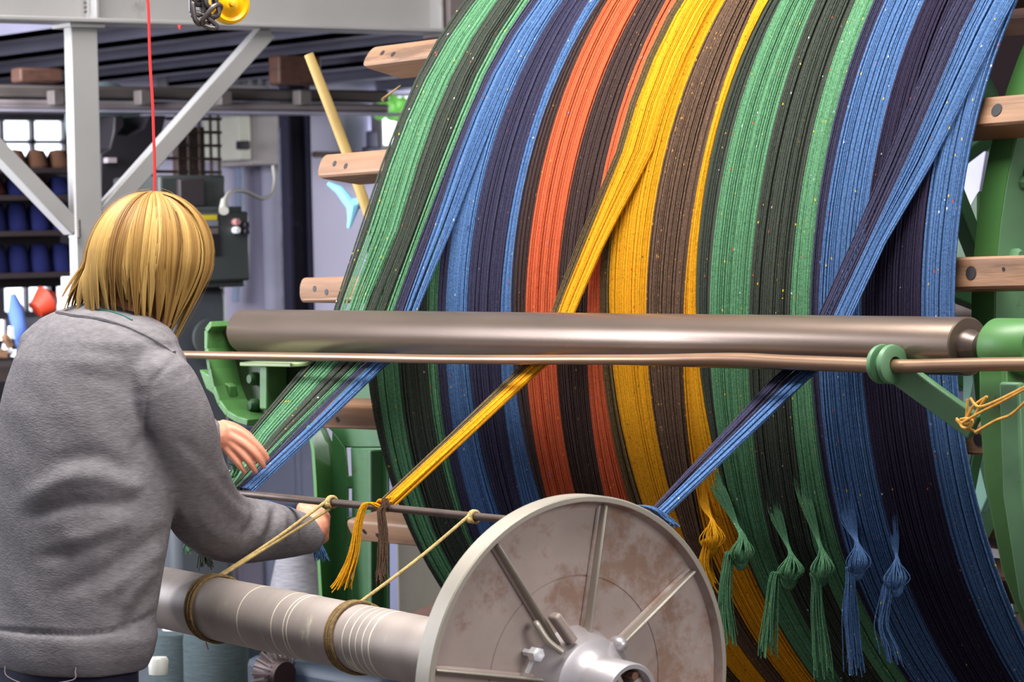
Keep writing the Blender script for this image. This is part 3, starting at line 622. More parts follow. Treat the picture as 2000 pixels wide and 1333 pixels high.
def sheet(label, cols, st, ends, pitch=.0024, thick=.006, gap=0.):
    """st: [(py,[edge px...])...] ; ends: [(px,py)...] at the tie rod"""
    ne = len(cols)+1; root = None
    xs = []
    for j in range(ne):
        pr = [(h[1], h[2]) for h in (hit(e[j], py) for py, e in st) if h]
        p = ONY(ends[j][0], ends[j][1], TY); pr.append((S[-1], p[0])); pr.sort()
        s_, x_ = zip(*pr); xs.append(np.interp(S, s_, x_))
    loc = (float(np.mean([x[-1] for x in xs])), TY, TZ)
    root = thing('warp_bundle', loc, label, 'yarn bundle', 'warp yarn bundles drawn off the drum over the roller')
    spread = np.interp(S, [0, S[iT], S[iT+8], S[-1]], [.0015, .002, thick*.5, thick])
    nrm = np.gradient(prof, axis=0); nrm = np.stack([nrm[:, 1], -nrm[:, 0]], 1); nrm /= np.linalg.norm(nrm, axis=1, keepdims=True)
    for j, nm in enumerate(cols):
        a, b = xs[j], xs[j+1]; n = max(5, int((b-a)[:iT+2].mean()/pitch)); tt = (np.arange(n)+.5)/n
        cl = (np.floor(tt*2)+.5)/2; gw = np.interp(S, [0, S[iT], S[iT+8], S[-3], S[-1]], [0, .1, .8, 1, .2])*gap
        X = a[None]+(b-a)[None]*(tt[:, None]*(1-gw[None])+(cl[:, None]+(tt-cl)[:, None]*.35)*gw[None])+rng.normal(0, .0006, (n, 1))+.0008*np.sin(S[None]*rng.uniform(3, 8, (n, 1))+rng.uniform(0, 6, (n, 1)))
        off = rng.uniform(-1, 1, (n, 1))*spread[None]
        # crossings so strands separate in small groups
        Y = prof[None, :, 0]+nrm[None, :, 0]*off; Z = prof[None, :, 1]+nrm[None, :, 1]*off
        o = strand_mesh('yarn_strands', np.stack([X, Y, Z], -1), .0013, YM[nm], root, K=5)
        o['label'] = '%s strands of the bundle' % {'brownblack': 'dark brown', 'olive': 'olive brown'}.get(nm, nm)
    return root
sheet('widest pulled warp sheet in green, charcoal and blue at the left, held by the hand', ['charcoal', 'green', 'green', 'charcoal', 'green', 'navy', 'blue'],
      [(0, [909, 932, 952, 973, 1017, 1034, 1054, 1085]), (250, [773, 790, 812, 841, 889, 903, 917, 960]), (450, [702, 720, 746, 778, 812, 826, 846, 882]), (610, [651, 661, 686, 712, 754, 768, 788, 815]), (716, [596, 611, 630, 655, 692, 703, 722, 752]), (850, [486, 496, 512, 532, 560, 568, 588, 612])],
      [(436, 955), (440, 955), (448, 955), (456, 957), (462, 958), (467, 958), (474, 960), (494, 962)], gap=.8)
sheet('yellow and olive brown pulled warp bundle tied to the rod near the middle', ['olive', 'yellow', 'yellow'],
      [(0, [1322, 1339, 1365, 1398]), (300, [1203, 1218, 1245, 1275]), (470, [1130, 1149, 1166, 1184]), (610, [1078, 1092, 1107, 1122]), (718, [1016, 1036, 1047, 1060])], [(742, 985), (749, 985), (758, 985), (768, 985)], thick=.006)
sheet('navy and blue pulled warp bundle running down to the top of the flange at right', ['navy', 'blue', 'blue'],
      [(0, [1868, 1912, 1950, 1986]), (200, [1780, 1826, 1855, 1886]), (330, [1725, 1766, 1793, 1816]), (470, [1666, 1700, 1716, 1733]), (610, [1603, 1634, 1650, 1668]), (730, [1520, 1560, 1575, 1592])], [(1240, 995), (1249, 995), (1258, 995), (1268, 995)], thick=.006)
# loose single thread
tag(MB().tube(spline([CYL(915, 440, DR+.01), AT(878, 510, 6.2), AT(845, 560, 6.15), AT(820, 615, 6.1)], 16), .0011, 5).build('loose_thread', YM['blue']), 'single loose blue thread crossing beside the left bundle', 'thread')

# --------------------------------- tassels
def tuft(name, label, nm, pts, depth, spread, n, r=.0013, parent=None, jit=1., group=None):
    """pts px path; spread: bundle radius (m) at each path point"""
    P0 = np.array([AT(x, y, d_) for (x, y), d_ in zip(pts, depth)]) if hasattr(depth, '__len__') else np.array([AT(x, y, depth) for x, y in pts])
    m_ = 22; paths = []
    for k in range(n):
        a = rng.uniform(0, 2*PI); q = math.sqrt(rng.random())
        off = np.array([s*q*(rt*math.cos(a)+(fw)*math.sin(a)*.8) for s in spread])
        ww = rng.normal(0, .0018*jit, (len(pts), 3))*np.linspace(0, 1, len(pts))[:, None]
        ln = rng.uniform(.86, 1.0)
        sp = spline(P0+off+ww, 40); paths.append(sp[np.linspace(0, 39*ln, m_).astype(int)])
    o = strand_mesh(name, paths, r, YM[nm], parent, K=4)
    if label: tag(o, label, 'tassel', group)
    return o
TD = (fw@(ONY(750, 985, TY)-CAMP))
tuft('yarn_tassel', 'yellow yarn tassel hanging from the tie rod', 'yellow', [(766, 972), (748, 992), (728, 984), (712, 988), (700, 1020), (692, 1080), (676, 1128), (662, 1158)], TD-.015, [.006, .007, .006, .006, .007, .009, .014, .024], 46)
tuft('yarn_tassel', 'dark brown yarn tassel hanging beside the yellow one', 'brown', [(752, 974), (752, 988), (744, 1000), (748, 1040), (748, 1085), (746, 1120), (748, 1152)], TD-.02, [.006, .008, .008, .008, .009, .010, .014], 40)
m = MB()
for k in range(4): m.tube([AT(742+k*5+7*math.cos(a), 988+11*math.sin(a), TD-.006-.008*math.cos(a+1)) for a in np.linspace(0, 2*PI, 14)], .0024, 6)
tag(m.build('yarn_knot', YM['yellow']), 'yellow yarn knot wrapped round the tie rod', 'knot')
TD2 = (fw@(ONY(1258, 995, TY)-CAMP))
tuft('yarn_tassel', 'short blue yarn tassel on top of the aluminium flange', 'blue', [(1250, 988), (1268, 992), (1285, 1002), (1302, 1016), (1316, 1030)], TD2-.0, [.006, .008, .008, .008, .012], 34)
TD3 = (fw@(ONY(470, 958, TY)-CAMP))
tuft('yarn_tassel', 'black yarn tassel dangling below the forearm', 'charcoal', [(440, 950), (420, 1000), (405, 1060), (400, 1085), (404, 1112)], TD3+.05, [.005, .008, .01, .012, .02], 22, r=.0016)
tuft('yarn_tassel', 'dark green yarn tassel dangling left of the black one', 'green', [(436, 950), (405, 1000), (380, 1050), (372, 1066), (372, 1082)], TD3+.06, [.005, .008, .01, .012, .014], 18, r=.0014)
tuft('yarn_tassel', 'blue yarn tail trailing under the rod towards the right hand', 'blue', [(490, 962), (510, 975), (545, 988), (575, 1000), (605, 1040), (622, 1075), (628, 1098)], [TD3]*3+[TD3-.0, TD3+.02, TD3+.02, TD3+.02], [.004, .004, .004, .005, .006, .012, .018], 30, r=.0014)
tuft('yarn_tassel', 'small green yarn curl beside the left hand', 'green', [(452, 905), (462, 912), (458, 928), (448, 934), (440, 928)], TD3+.02, [.008, .008, .006, .006, .004], 12, r=.0012)
# knotted ends lying on the drum
def knot(label, nm, top, kx, ky, tail, n=40, loop=0., nm2=None):
    Pk = CYL(kx, ky, DR+.03); D = fw@(Pk-CAMP)
    root = thing('knotted_yarn', AT(kx, ky, D), label, 'knotted yarn', 'knotted yarn ends lying on the lower drum')
    paths = []
    (pl, pr, py) = top
    for k in range(n):
        f = rng.random(); pt = CYL(pl+(pr-pl)*f-(kx-pl)*.4, py-60+rng.uniform(-25, 25), DR-.004); pt1 = CYL(pl+(pr-pl)*f, py, DR+.003)
        mid = CYL(kx+(pl+(pr-pl)*f-kx)*.35, ky-(ky-py)*.35, DR+.012)
        a = rng.uniform(0, 2*PI); q = math.sqrt(rng.random())*.006
        c = AT(kx, ky, D)+(rt*math.cos(a)+fw*math.sin(a))*q
        b = AT(kx+rng.uniform(-1, 1)*9, ky+32, D-.02)+(rt*math.cos(a)+fw*math.sin(a))*.016
        e = AT(kx-6+rng.uniform(-5, 5), ky+58, D-.01)
        paths.append(spline([pt, pt1, mid, c, b, e], 26))
    o = strand_mesh('yarn_fan', paths, .0012, YM[nm], root, K=4)
    paths = []
    for k in range(int(n*.8)):
        a = rng.uniform(0, 2*PI); q = math.sqrt(rng.random()); pts = []
        for i, (x, y) in enumerate([(kx-4, ky+58), (kx-18, ky+40)]+tail):
            s_ = (.006, .006)[i] if i < 2 else .008+.004*(i-2)
            pts.append(AT(x, y, D-.012)+(rt*math.cos(a)+fw*math.sin(a))*q*s_+rng.normal(0, .0015, 3)*(i > 1))
        sp = spline(pts, 40); paths.append(sp[np.linspace(0, 39*rng.uniform(.8, 1), 20).astype(int)])
    strand_mesh('yarn_tail', paths, .0012, YM[nm2 or nm], root, K=4)
    MB().ball(AT(kx-4, ky+46, D-.002), .015, (1, 1, 1.3)).build('knot_core', YM[nm], root)
knot('yellow knotted yarn loop with a loose tail beside the aluminium flange', 'yellow', (1368, 1385, 985), 1392, 1022, [(1382, 1060), (1375, 1100), (1384, 1135), (1398, 1160)], 30)
knot('first green knotted yarn end right of the yellow knot', 'green', (1392, 1420, 960), 1450, 1048, [(1425, 1085), (1418, 1160), (1420, 1220), (1426, 1266)], 46)
knot('second green knotted yarn end, above the middle of the orange streak', 'green', (1505, 1530, 1010), 1545, 1085, [(1515, 1125), (1508, 1190), (1502, 1250), (1502, 1288)], 46)
knot('third green knotted yarn end, left of the blue knots', 'green', (1565, 1590, 990), 1606, 1080, [(1595, 1140), (1598, 1200), (1604, 1270), (1608, 1330)], 40, nm2='green')
knot('left blue knotted yarn end with a long thick tail', 'blue', (1640, 1672, 1010), 1676, 1068, [(1660, 1130), (1658, 1190), (1664, 1260), (1670, 1325)], 50)
knot('right blue knotted yarn end with a thinner tail', 'blue', (1740, 1756, 1050), 1752, 1100, [(1730, 1165), (1722, 1220), (1735, 1265), (1744, 1305)], 34)

# ================================================================== ROLLER, GUIDE ROD, BRACKETS
rx0, rx1 = -5.352, -3.268
g = thing('breast_roller', ((rx0+rx1)/2, RY, 0), 'long brown polished steel roller in front of the drum', 'roller')
L = rx1-rx0
MB().lathe((rx0, RY, RZ), (1, 0, 0), [(0, 0), (0, RR*.72), (.004, RR*.9), (.012, RR), (L-.002, RR), (L, RR-.002), (L, RR*.55), (L-.004, RR*.5), (L-.004, 0)], 64).build('roller_tube', ROLLER, g)
MB().lathe((rx1-.004, RY, RZ), (1, 0, 0), [(0, .028), (.012, .026), (.02, .022), (.03, .020), (.034, .015), (.09, .015), (.09, 0)], 32).build('journal', mat('journal_steel', (110, 96, 90), .35, .6), g)
MB().lathe((rx0, RY, RZ), (-1, 0, 0), [(0, .02), (.05, .018), (.05, 0)], 24).build('journal', MATS['journal_steel'], g)
# guide rod
GY = 3.283
gp = [(300, 692), (450, 695), (700, 699), (850, 702), (1000, 703), (1150, 703), (1280, 703), (1380, 702), (1450, 703), (1520, 707), (1620, 711), (1700, 714), (1760, 716), (1850, 714), (1950, 712), (2080, 711)]
tag(MB().tube(spline([ONY(x, y, GY) for x, y in gp], 90), list(np.interp(np.arange(90), [0, 35, 50, 66, 74, 89], [.0080, .0090, .0116, .0118, .0104, .0104])), 20).build('guide_rod', RODM), 'long slightly bent brown metal guide rod in front of the roller', 'rod')
tieA = ONY(352, 953, TY); tieB = ONY(955, 1012, TY); tieC = tieB+(tieB-tieA)*.08
tag(MB().tube([tieA, tieB, tieC], .0068, 16).build('tie_rod', IRON), 'thin dark tie rod holding the warp ends above the beam', 'rod')

# right lever with collar
g = thing('rod_lever', ONY(1740, 715, GY), 'green lever with flanged collar gripping the guide rod', 'lever')
cc = ONY(1733, 712, GY); cx = cc[0]
MB().lathe((cx-.016, GY, cc[2]), (1, 0, 0), [(0, .0125), (0, .030), (.004, .031), (.008, .030), (.010, .020), (.022, .020), (.024, .031), (.032, .030), (.034, .026), (.034, .0125), (0, .0125)], 40).build('collar', LGREEN, g)
def bracket_plate(pts, Y, th, m_, name, par, bev=.003): return MB().prism([ONY(x, y, Y) for x, y in pts], (0, th, 0)).build(name, m_, par, bevel=bev)
MB().bar(ONY(1752, 724, GY+.01), ONY(1906, 836, GY+.05), .042, .014, (0, 1, 0)).build('lever_arm', LGREEN, g, bevel=.003)
# twine
g2 = thing('orange_twine', ONY(1880, 830, GY), 'orange twine tied round the end of the green lever', 'twine')
TW = mat('orange_twine', (204, 150, 62), .8, var=.25, vscale=90)
def ln(pts, Y=GY+.0, r=.0022, n=20): return MB().tube(spline([ONY(x, y, Y) for x, y in pts], n), r, 7)
for pts, dy in (([(1868, 818), (1880, 828), (1896, 826), (1910, 800), (1925, 778)], -.01), ([(1890, 780), (1888, 812), (1882, 830)], 0), ([(1880, 826), (1915, 806), (1960, 783), (2010, 756)], -.02), ([(1895, 778), (1912, 795), (1950, 782), (2010, 752)], -.02), ([(1905, 845), (1945, 822), (1975, 810), (2010, 778)], -.02), ([(1886, 822), (1900, 795), (1928, 775)], -.01), ([(1872, 822), (1880, 835), (1892, 836), (1900, 824), (1890, 818), (1876, 820)], -.015), ([(1868, 820), (1885, 838), (1898, 840), (1908, 846)], -.01)):
    ln(pts, GY+dy).build('twine_strand', TW, g2)

# right roller bracket
g = thing('roller_bracket', (rx1+.12, RY, 0), 'bright green cast roller bracket with boss and bolt at the right', 'bracket')
bx0 = rx1+.055
MB().lathe((bx0, RY, RZ), (1, 0, 0), [(0, .012), (0, .040), (.006, .044), (.085, .044), (.092, .040), (.092, .022), (.078, .020), (.078, .0)], 40).build('boss', GREEN, g)
MB().lathe((bx0+.076, RY, RZ), (1, 0, 0), [(0, .014), (.03, .013), (.033, .02), (.05, .02), (.053, .017), (.053, .009), (.04, .008), (.04, 0)], 24).build('bolt', LGREEN, g)
zz = RZ
pr = [(RY-.042, zz), (RY+.042, zz), (RY+.045, zz-.12), (RY+.09, zz-.24), (RY+.16, zz-.40), (RY+.24, zz-.52), (RY+.2, zz-.62), (RY+.08, zz-.5), (RY-.0, zz-.34), (RY-.035, zz-.2), (RY-.042, zz-.1)]
MB().prism([(bx0+.004, y, z) for y, z in pr], (.055, 0, 0)).build('arm', GREEN, g, bevel=.006)
pr2 = [(RY-.046, zz-.05), (RY-.03, zz-.05), (RY-.02, zz-.2), (RY+.03, zz-.34), (RY+.1, zz-.48), (RY+.2, zz-.6), (RY+.19, zz-.64), (RY+.06, zz-.52), (RY-.01, zz-.38), (RY-.042, zz-.22)]
MB().prism([(bx0+.05, y, z) for y, z in pr2], (.04, 0, 0)).build('arm_web', LGREEN, g, bevel=.004)
MB().prism([(bx0+.004, y, z) for y, z in [(RY+.18, zz-.5), (RY+.3, zz-.5), (RY+.32, 0), (RY+.12, 0)]], (.08, 0, 0)).build('foot', GREEN2, g, bevel=.01)
# left roller bracket
g = thing('roller_bracket', (rx0-.04, RY, 0), 'green cast iron roller bracket at the left end of the roller', 'bracket')
YB_ = RY-.02
def rimpath(pts, X0_, w, th, name, m_):
    # curved flange strip in the plane y: a swept flat bar
    m = MB(); P_ = [ONY(x, y, YB_) for x, y in pts]
    for a, b in zip(P_[:-1], P_[1:]): m.bar(a, np.array(b)+(np.array(b)-np.array(a))*.06, th, w, (0, 1, 0))
    return m.build(name, m_, g, bevel=.002)
rimpath([(440, 632), (430, 645), (430, 680), (436, 720), (444, 756), (455, 785), (470, 806), (490, 818), (510, 824)], 0, .07, .014, 'edge_flange', GREEN)
MB().prism([ONY(x, y, YB_+.03) for x, y in [(438, 640), (470, 655), (520, 705), (640, 705), (640, 770), (590, 800), (560, 815), (505, 820), (470, 800), (446, 750)]], (0, .012, 0)).build('web', mat('dark_web_green', (46, 66, 38), .5, var=.25, vscale=8), g)  # web coloured a darker, browner green than the flange
MB().bar(ONY(534, 712, YB_), ONY(534, 800, YB_), .03, .05, (0, 1, 0)).build('upright_rib', GREEN, g, bevel=.004)
MB().bar(ONY(500, 710, YB_), ONY(600, 712, YB_), .008, .08, (0, 1, 0)).build('top_rib', mat('cream_green', (170, 190, 140), .5), g, bevel=.002)
MB().prism([ONY(x, y, YB_-.01) for x, y in [(388, 722), (448, 754), (448, 785), (430, 782), (402, 760)]], (0, .02, 0)).build('side_lug', GREEN, g, bevel=.003)
for py in (740, 792): MB().lathe(ONY(502, py, YB_+.03), (0, -1, 0), [(0, .014), (.012, .014), (.02, .009), (.02, 0)], 16).build('bolt', GREEN2, g)
MB().prism([ONY(x, y, 3.85) for x, y in [(560, 718), (735, 718), (735, 778), (600, 800)]], (0, .02, 0)).build('back_plate', GREEN2, g)

# left pedestal of the drum with slotted web
g = thing('drum_pedestal', ONY(690, 1100, 3.75)*np.array([1, 1, 0]), 'green cast iron drum pedestal with upright slots at the left', 'pedestal')
PY_ = 3.72
def q(pts, dy=0): return [ONY(x, y, PY_+dy) for x, y in pts]
def slab(pts, th, m_, name, dy=0, bev=.003): return MB().prism(q(pts, dy), (0, th, 0)).build(name, m_, g, bevel=bev)
B_ = 2060
slab([(598, 800), (740, 800), (745, 875), (672, 875), (655, 850)], .006, GREEN2, 'web')
slab([(648, 840), (674, 875), (678, 930), (680, 1600), (648, 1600), (645, 930)], .006, GREEN2, 'web')
slab([(684, 875), (755, 875), (760, 1600), (690, 1600), (686, 930)], .006, GREEN2, 'web')
for a_, b_ in ((930, 955), (1010, 1068), (1130, 1600)): slab([(674, a_), (688, a_), (690, b_), (678, b_)], .006, GREEN2, 'web')
# bright outer flange, curved at top
fp = [(596, 808), (606, 840), (614, 880), (618, 940), (622, 1040), (630, 1180), (634, 1600)]
ft = [(596, 808), (625, 830), (642, 870), (648, 940), (648, 1040), (652, 1180), (655, 1600)]
m = MB(); A_ = q(fp, -.07); Bq = q(ft, 0)
va = [m.bm.verts.new(V(p)) for p in A_]; vb = [m.bm.verts.new(V(p)) for p in Bq]
va2 = [m.bm.verts.new(V(p)+Vector((-.012, .0, 0))) for p in A_]; vb2 = [m.bm.verts.new(V(p)+Vector((-.012, .02, 0))) for p in Bq]
for i in range(len(fp)-1):
    m.bm.faces.new((va[i], va[i+1], vb[i+1], vb[i])); m.bm.faces.new((va2[i], vb2[i], vb2[i+1], va2[i+1])); m.bm.faces.new((va[i], va2[i], va2[i+1], va[i+1]))
m.build('edge_flange', GREEN, g)
slab([(716, 880), (724, 880), (728, 1600), (720, 1600)], .05, GREEN2, 'vertical_rib', -.03)
# right drum-side castings visible between slats
g = thing('side_casting', (ringx+.1, DY-.6, 0), 'green cast side frame behind the right slat ends', 'frame')
YS = 3.78
slabR = lambda pts, th, m_, name, Y=YS: MB().prism([ONY(x, y, Y) for x, y in pts], (0, th, 0)).build(name, m_, g, bevel=.004)
slabR([(1962, 318), (1974, 318), (1976, 350), (1990, 362), (2060, 372), (2060, 392), (1985, 380), (1962, 372)], .05, LGREEN, 'upper_web')
slabR([(1950, 374), (2060, 396), (2060, 412), (1952, 390)], .06, mat('chipped_green', (104, 130, 84), .5, var=.3, vscale=20, stain=(110, 92, 74), stain_amt=.6, stain_scale=12), 'ledge')
slabR([(1948, 392), (2060, 416), (2060, 440), (1985, 418), (1966, 420), (1958, 450), (1942, 450)], .05, LGREEN, 'lower_web')
slabR([(1925, 562), (2060, 590), (2060, 600), (1932, 575), (1930, 640), (1922, 640)], .04, LGREEN, 'cross_web')
slabR([(1964, 250), (2060, 240), (2060, 310), (1990, 350), (1975, 318)], .02, GREEN2, 'back_web', YS+.06)
slabR([(1840, 500), (1910, 372), (1910, 500), (1880, 520)], .02, GREEN, 'diagonal_web', 4.6)
slabR([(1880, 730), (1900, 730), (1935, 960), (1915, 1005), (1880, 900)], .02, mat('mint_paint', (128, 176, 156), .6), 'mint_plate', 4.7)
slabR([(1900, 860), (1935, 880), (2010, 1200), (1980, 1200)], .04, GREEN2, 'leg_web', 4.5)
slabR([(1960, 960), (2060, 860), (2060, 890), (1970, 1000)], .03, GREEN2, 'brace_web', 4.4)
slabR([(1955, 1010), (2060, 905), (2060, 920), (1960, 1030)], .03, LGREEN, 'brace_web', 4.45)
tag(MB().box(*bx(1780, -80, 2120, 760, -6.0, .05)).build('dark_backdrop', mat('dark_backdrop_maroon', (42, 28, 34), .8)), 'added dark sheet standing for the darkness behind the right side of the drum', 'backdrop')  # dark sheet added in place of the darkness beyond the drum
tag(MB().prism([ONY(x, y, 5.6) for x, y in [(1872, 480), (1882, 300), (1925, 296), (1908, 400)]], (0, .02, 0)).build('backing_board', mat('pale_lilac', (160, 160, 190), .7)), 'pale lilac board seen between drum yarn and green rim', 'panel')
tag(MB().tube([ONY(1840, 600, 4.6), ONY(2060, 640, 4.6)], .05, 20).build('inner_shaft', IRON), 'dark round shaft inside the right side of the drum', 'shaft')
for py, wx in ((318, 1), (422, 1)):
    pass

# ================================================================== WARP BEAM WITH FLANGE
P1 = ONY(310, 1166, 2.79); P2 = ONY(1136, 1336, 2.775)
ax = (P2-P1); Lb = np.linalg.norm(ax); ax = ax/Lb
g = thing('warp_beam', P2*np.array([1, 1, 0]), 'aluminium warp beam tube with large ribbed end flange', 'warp beam')
BR = .0553
BT = mat('scuffed_tube', (168, 156, 150), .5, .25, var=.14, vscale=5, bump=.12, bscale=60, stain=(205, 198, 176), stain_amt=.44, stain_scale=9, stretch=(3, 1, 1))
st_ = P1-ax*.9
MB().lathe(st_, ax, [(0, 0), (0, BR), (Lb+.9-.02, BR), (Lb+.9-.02, 0)], 64).build('barrel', BT, g)
WHT = mat('chalk_mark', (214, 206, 188), .7)
for px in (520, 588, 612, 619, 730, 745, 757, 770, 783):
    f = (ONY(px, 1200, 2.79)[0]-P1[0])/(P2[0]-P1[0]); c = P1+ax*Lb*f
    m = MB(); w = .0011+.0008*rng.random()
    m.lathe(c, ax, [(-w, BR), (-w, BR+.0004), (w, BR+.0004), (w, BR)], 64); m.build('scuff_ring', WHT, g)
FR = .279
x = V(ax); 
MB().lathe(P2, ax, [(-.032, 0), (-.032, FR-.004), (-.030, FR), (.002, FR), (.004, FR-.002), (.004, FR-.008), (-.012, FR-.012), (-.016, FR-.02), (-.016, FR*.575), (-.0175, FR*.573), (-.0175, FR*.567), (-.016, FR*.565), (-.016, .07), (-.016, 0)], 128).build('flange_disc', ALU, g)
MB().lathe(P2, ax, [(-.0305, FR), (-.0305, FR+.0012), (.0022, FR+.0012), (.0042, FR-.001), (.0042, FR-.007), (.0035, FR-.007)], 128).build('rim_band', ALUR, g)
# face basis: yv ~ world Y projected, zv ~ up
zv = np.array([0, 0, 1.]); zv = zv-ax*(zv@ax); zv /= np.linalg.norm(zv); yv = np.cross(zv, ax)
for k in range(8):
    a = math.radians(34+45.3*k); d = yv*math.cos(a)+zv*math.sin(a)
    MB().bar(P2+d*.075-ax*.004, P2+d*(FR-.012)-ax*.008, .005, .020, ax).build('spoke', ALUR if k < 5 else ALU, g, bevel=.003)
    MB().bar(P2+d*.07-ax*.014, P2+d*(FR-.01)-ax*.014, .014, .008, ax).build('spoke_fillet', ALU, g, bevel=.005)
MB().lathe(P2, ax, [(-.016, .085), (.0, .078), (.02, .073), (.034, .070), (.04, .060), (.05, .052), (.058, .047), (.118, .045), (.121, .043), (.121, .037), (.118, .036), (.06, .034), (.06, 0)], 64).build('hub', ALUP, g)
MB().lathe(P2+ax*.06, ax, [(0, .014), (.035, .014), (.036, 0)], 24).build('hub_shaft', ALU, g)
for k in range(4):
    a = PI/2*k+.5; d = yv*math.cos(a)+zv*math.sin(a)
    MB().bar(P2+ax*.08+d*.012, P2+ax*.08+d*.036, .010, .05, ax).build('hub_web', ALU, g, bevel=.002)
MB().tube([P2+ax*.06+yv*.012+zv*.024, P2+ax*.112+yv*.012+zv*.024], .006, 12).build('hub_pin', mat('copper_pin', (150, 110, 96), .4, .6), g)
MB().ball(P2+ax*.03+yv*.045+zv*.058, .013, (1.4, 1, 1)).build('set_screw', ALUP, g)
# clamp fork and bolt
a = math.radians(125); d = yv*math.cos(a)+zv*math.sin(a); e = np.cross(ax, d)
def fp_(r, s, h): return P2+d*r+e*s+ax*h
MB().tube(spline([fp_(.128, .012, .0), fp_(.13, .018, .012), fp_(.105, .022, .022), fp_(.08, .016, .03)], 12), .005, 10).build('clamp_hoop', ALUR, g)
MB().bar(fp_(.075, -.012, .02), fp_(.128, -.01, .018), .014, .022, ax).build('clamp_lever', ALU, g, bevel=.004)
MB().lathe(fp_(.098, .045, -.015), ax, [(0, .006), (.02, .006), (.02, .011), (.034, .011), (.035, .009), (.035, 0)], 6).build('clamp_bolt', CHROME, g)
MB().tube([fp_(.098, .045, .01), fp_(.08, .068, .0)], .0035, 8).build('bolt_shank', CHROME, g)

# cords from tie rod to beam
def coil(px, n, label, top):
    f = (ONY(px, 1200, 2.79)[0]-P1[0])/(P2[0]-P1[0]); c = P1+ax*Lb*f
    root = thing('cord', top, label, 'cord')
    pts = []
    for a in np.linspace(0, 2*PI*n, 40*n):
        pts.append(c+ax*(-.014+.030*a/(2*PI*n)+.004*math.sin(a*.9))+(BR+.0030+.0008*math.sin(a*1.7))*(yv*math.cos(a+1.2)+zv*math.sin(a+1.2)))
    MB().tube(pts, .0027, 7).build('cord_coil', ROPED, root)
    return root, c
for px, rod, n, lab, two in ((424, (648, 981), 3, 'tan cord from the tie rod coiled round the left part of the beam', True), (704, (926, 1010), 4, 'tan cord from the tie rod coiled round the beam next to the flange', False)):
    tp = ONY(rod[0], rod[1], TY); root, c = coil(px, n, lab, tp)
    tgt = c+ax*-.01+(BR+.003)*(yv*.25+zv*.97)
    MB().tube(spline([tp+np.array([0, -.008, .004]), (tp+tgt)/2, tgt], 14), .0030, 8).build('cord_run', ROPE, root)
    if two: MB().tube(spline([tp+np.array([0, -.004, -.012]), (tp+tgt)/2+np.array([0, 0, -.006]), tgt+ax*.008], 14), .0030, 8).build('cord_run', ROPE, root)
    m = MB()
    for k in range(2): m.tube([tp+np.array([.006*k-.003, .0095*math.cos(a), .0095*math.sin(a)]) for a in np.linspace(0, 2*PI, 16)], .003, 7)
    m.ball(tp+np.array([0, -.010, -.004]), .0065); m.build('cord_knot', ROPE, root)
tag(MB().tube([AT(402, 1254, 5.3), AT(407, 1270, 5.3)], .0012, 5).build('pink_thread', mat('pink', (200, 130, 130), .8)), 'tiny pink thread end below the coiled cord', 'thread')
# ================================================================== PERSON
def project(P_):
    q = P_-CAMP; z = q@fw; return 1000+F*(q@rt)/z, 666.5-F*(q@up)/z, z
def remesh(m, name, voxel, material, parent, smooth=4, post=None):
    me = bpy.data.meshes.new('tmp'); m.bm.to_mesh(me); m.bm.free(); o = bpy.data.objects.new('tmp', me); COL.objects.link(o)
    r = o.modifiers.new('r', 'REMESH'); r.mode = 'VOXEL'; r.voxel_size = voxel
    s = o.modifiers.new('s', 'SMOOTH'); s.iterations = smooth; s.factor = .5
    dg = bpy.context.evaluated_depsgraph_get(); nm = bpy.data.meshes.new_from_object(o.evaluated_get(dg)); nm.name = name
    bpy.data.objects.remove(o)
    if post: post(nm)
    nm.materials.clear(); nm.materials.append(material); nm.polygons.foreach_set('use_smooth', np.ones(len(nm.polygons), bool)); nm.update()
    o = bpy.data.objects.new(name, nm); COL.objects.link(o); put(o, parent); return o
def limb(m, pts, k=20):
    """pts (px,py,depth,r)"""
    P_ = [AT(a, b, c) for a, b, c, r in pts]; R_ = [r for *_, r in pts]
    n = 6*len(pts); sp = spline([np.append(p, r) for p, r in zip(P_, R_)], n)
    m.tube(sp[:, :3], list(sp[:, 3]), k); m.ball(P_[0], R_[0]*.99); m.ball(P_[-1], R_[-1]*.99)
def loft(m, rings, k=40, ex=2.3):
    """rings (center3, a, b)"""
    R_ = []
    for c, a, b in rings:
        rr = []
        for j in range(k):
            t = 2*PI*j/k; ct, st = math.cos(t), math.sin(t)
            rr.append(m.bm.verts.new((c[0]+a*math.copysign(abs(ct)**(2/ex), ct), c[1]+b*math.copysign(abs(st)**(2/ex), st), c[2])))
        R_.append(rr)
    for i in range(len(R_)-1):
        for j in range(k): m.bm.faces.new((R_[i][j], R_[i][(j+1) % k], R_[i+1][(j+1) % k], R_[i+1][j]))
    m.bm.faces.new(R_[0][::-1]); m.bm.faces.new(R_[-1])
PD = 5.25
person = thing('person', AT(130, 1333, PD)*np.array([1, 1, 0]), 'woman with chin length blond hair in a grey sweater reaching over the warp beam', 'person')
TR = [(1300, 128, 160), (1270, 132, 170), (1235, 136, 174), (1205, 138, 167), (1100, 150, 172), (1010, 158, 180), (900, 160, 178), (800, 165, 172), (740, 172, 163), (700, 184, 161), (665, 198, 152), (640, 200, 130), (620, 196, 98), (607, 190, 62)]
def trings(sc=1., rows=TR): return [(AT(c, y, PD), w/877*sc, w/877*.62*sc) for y, c, w in rows]
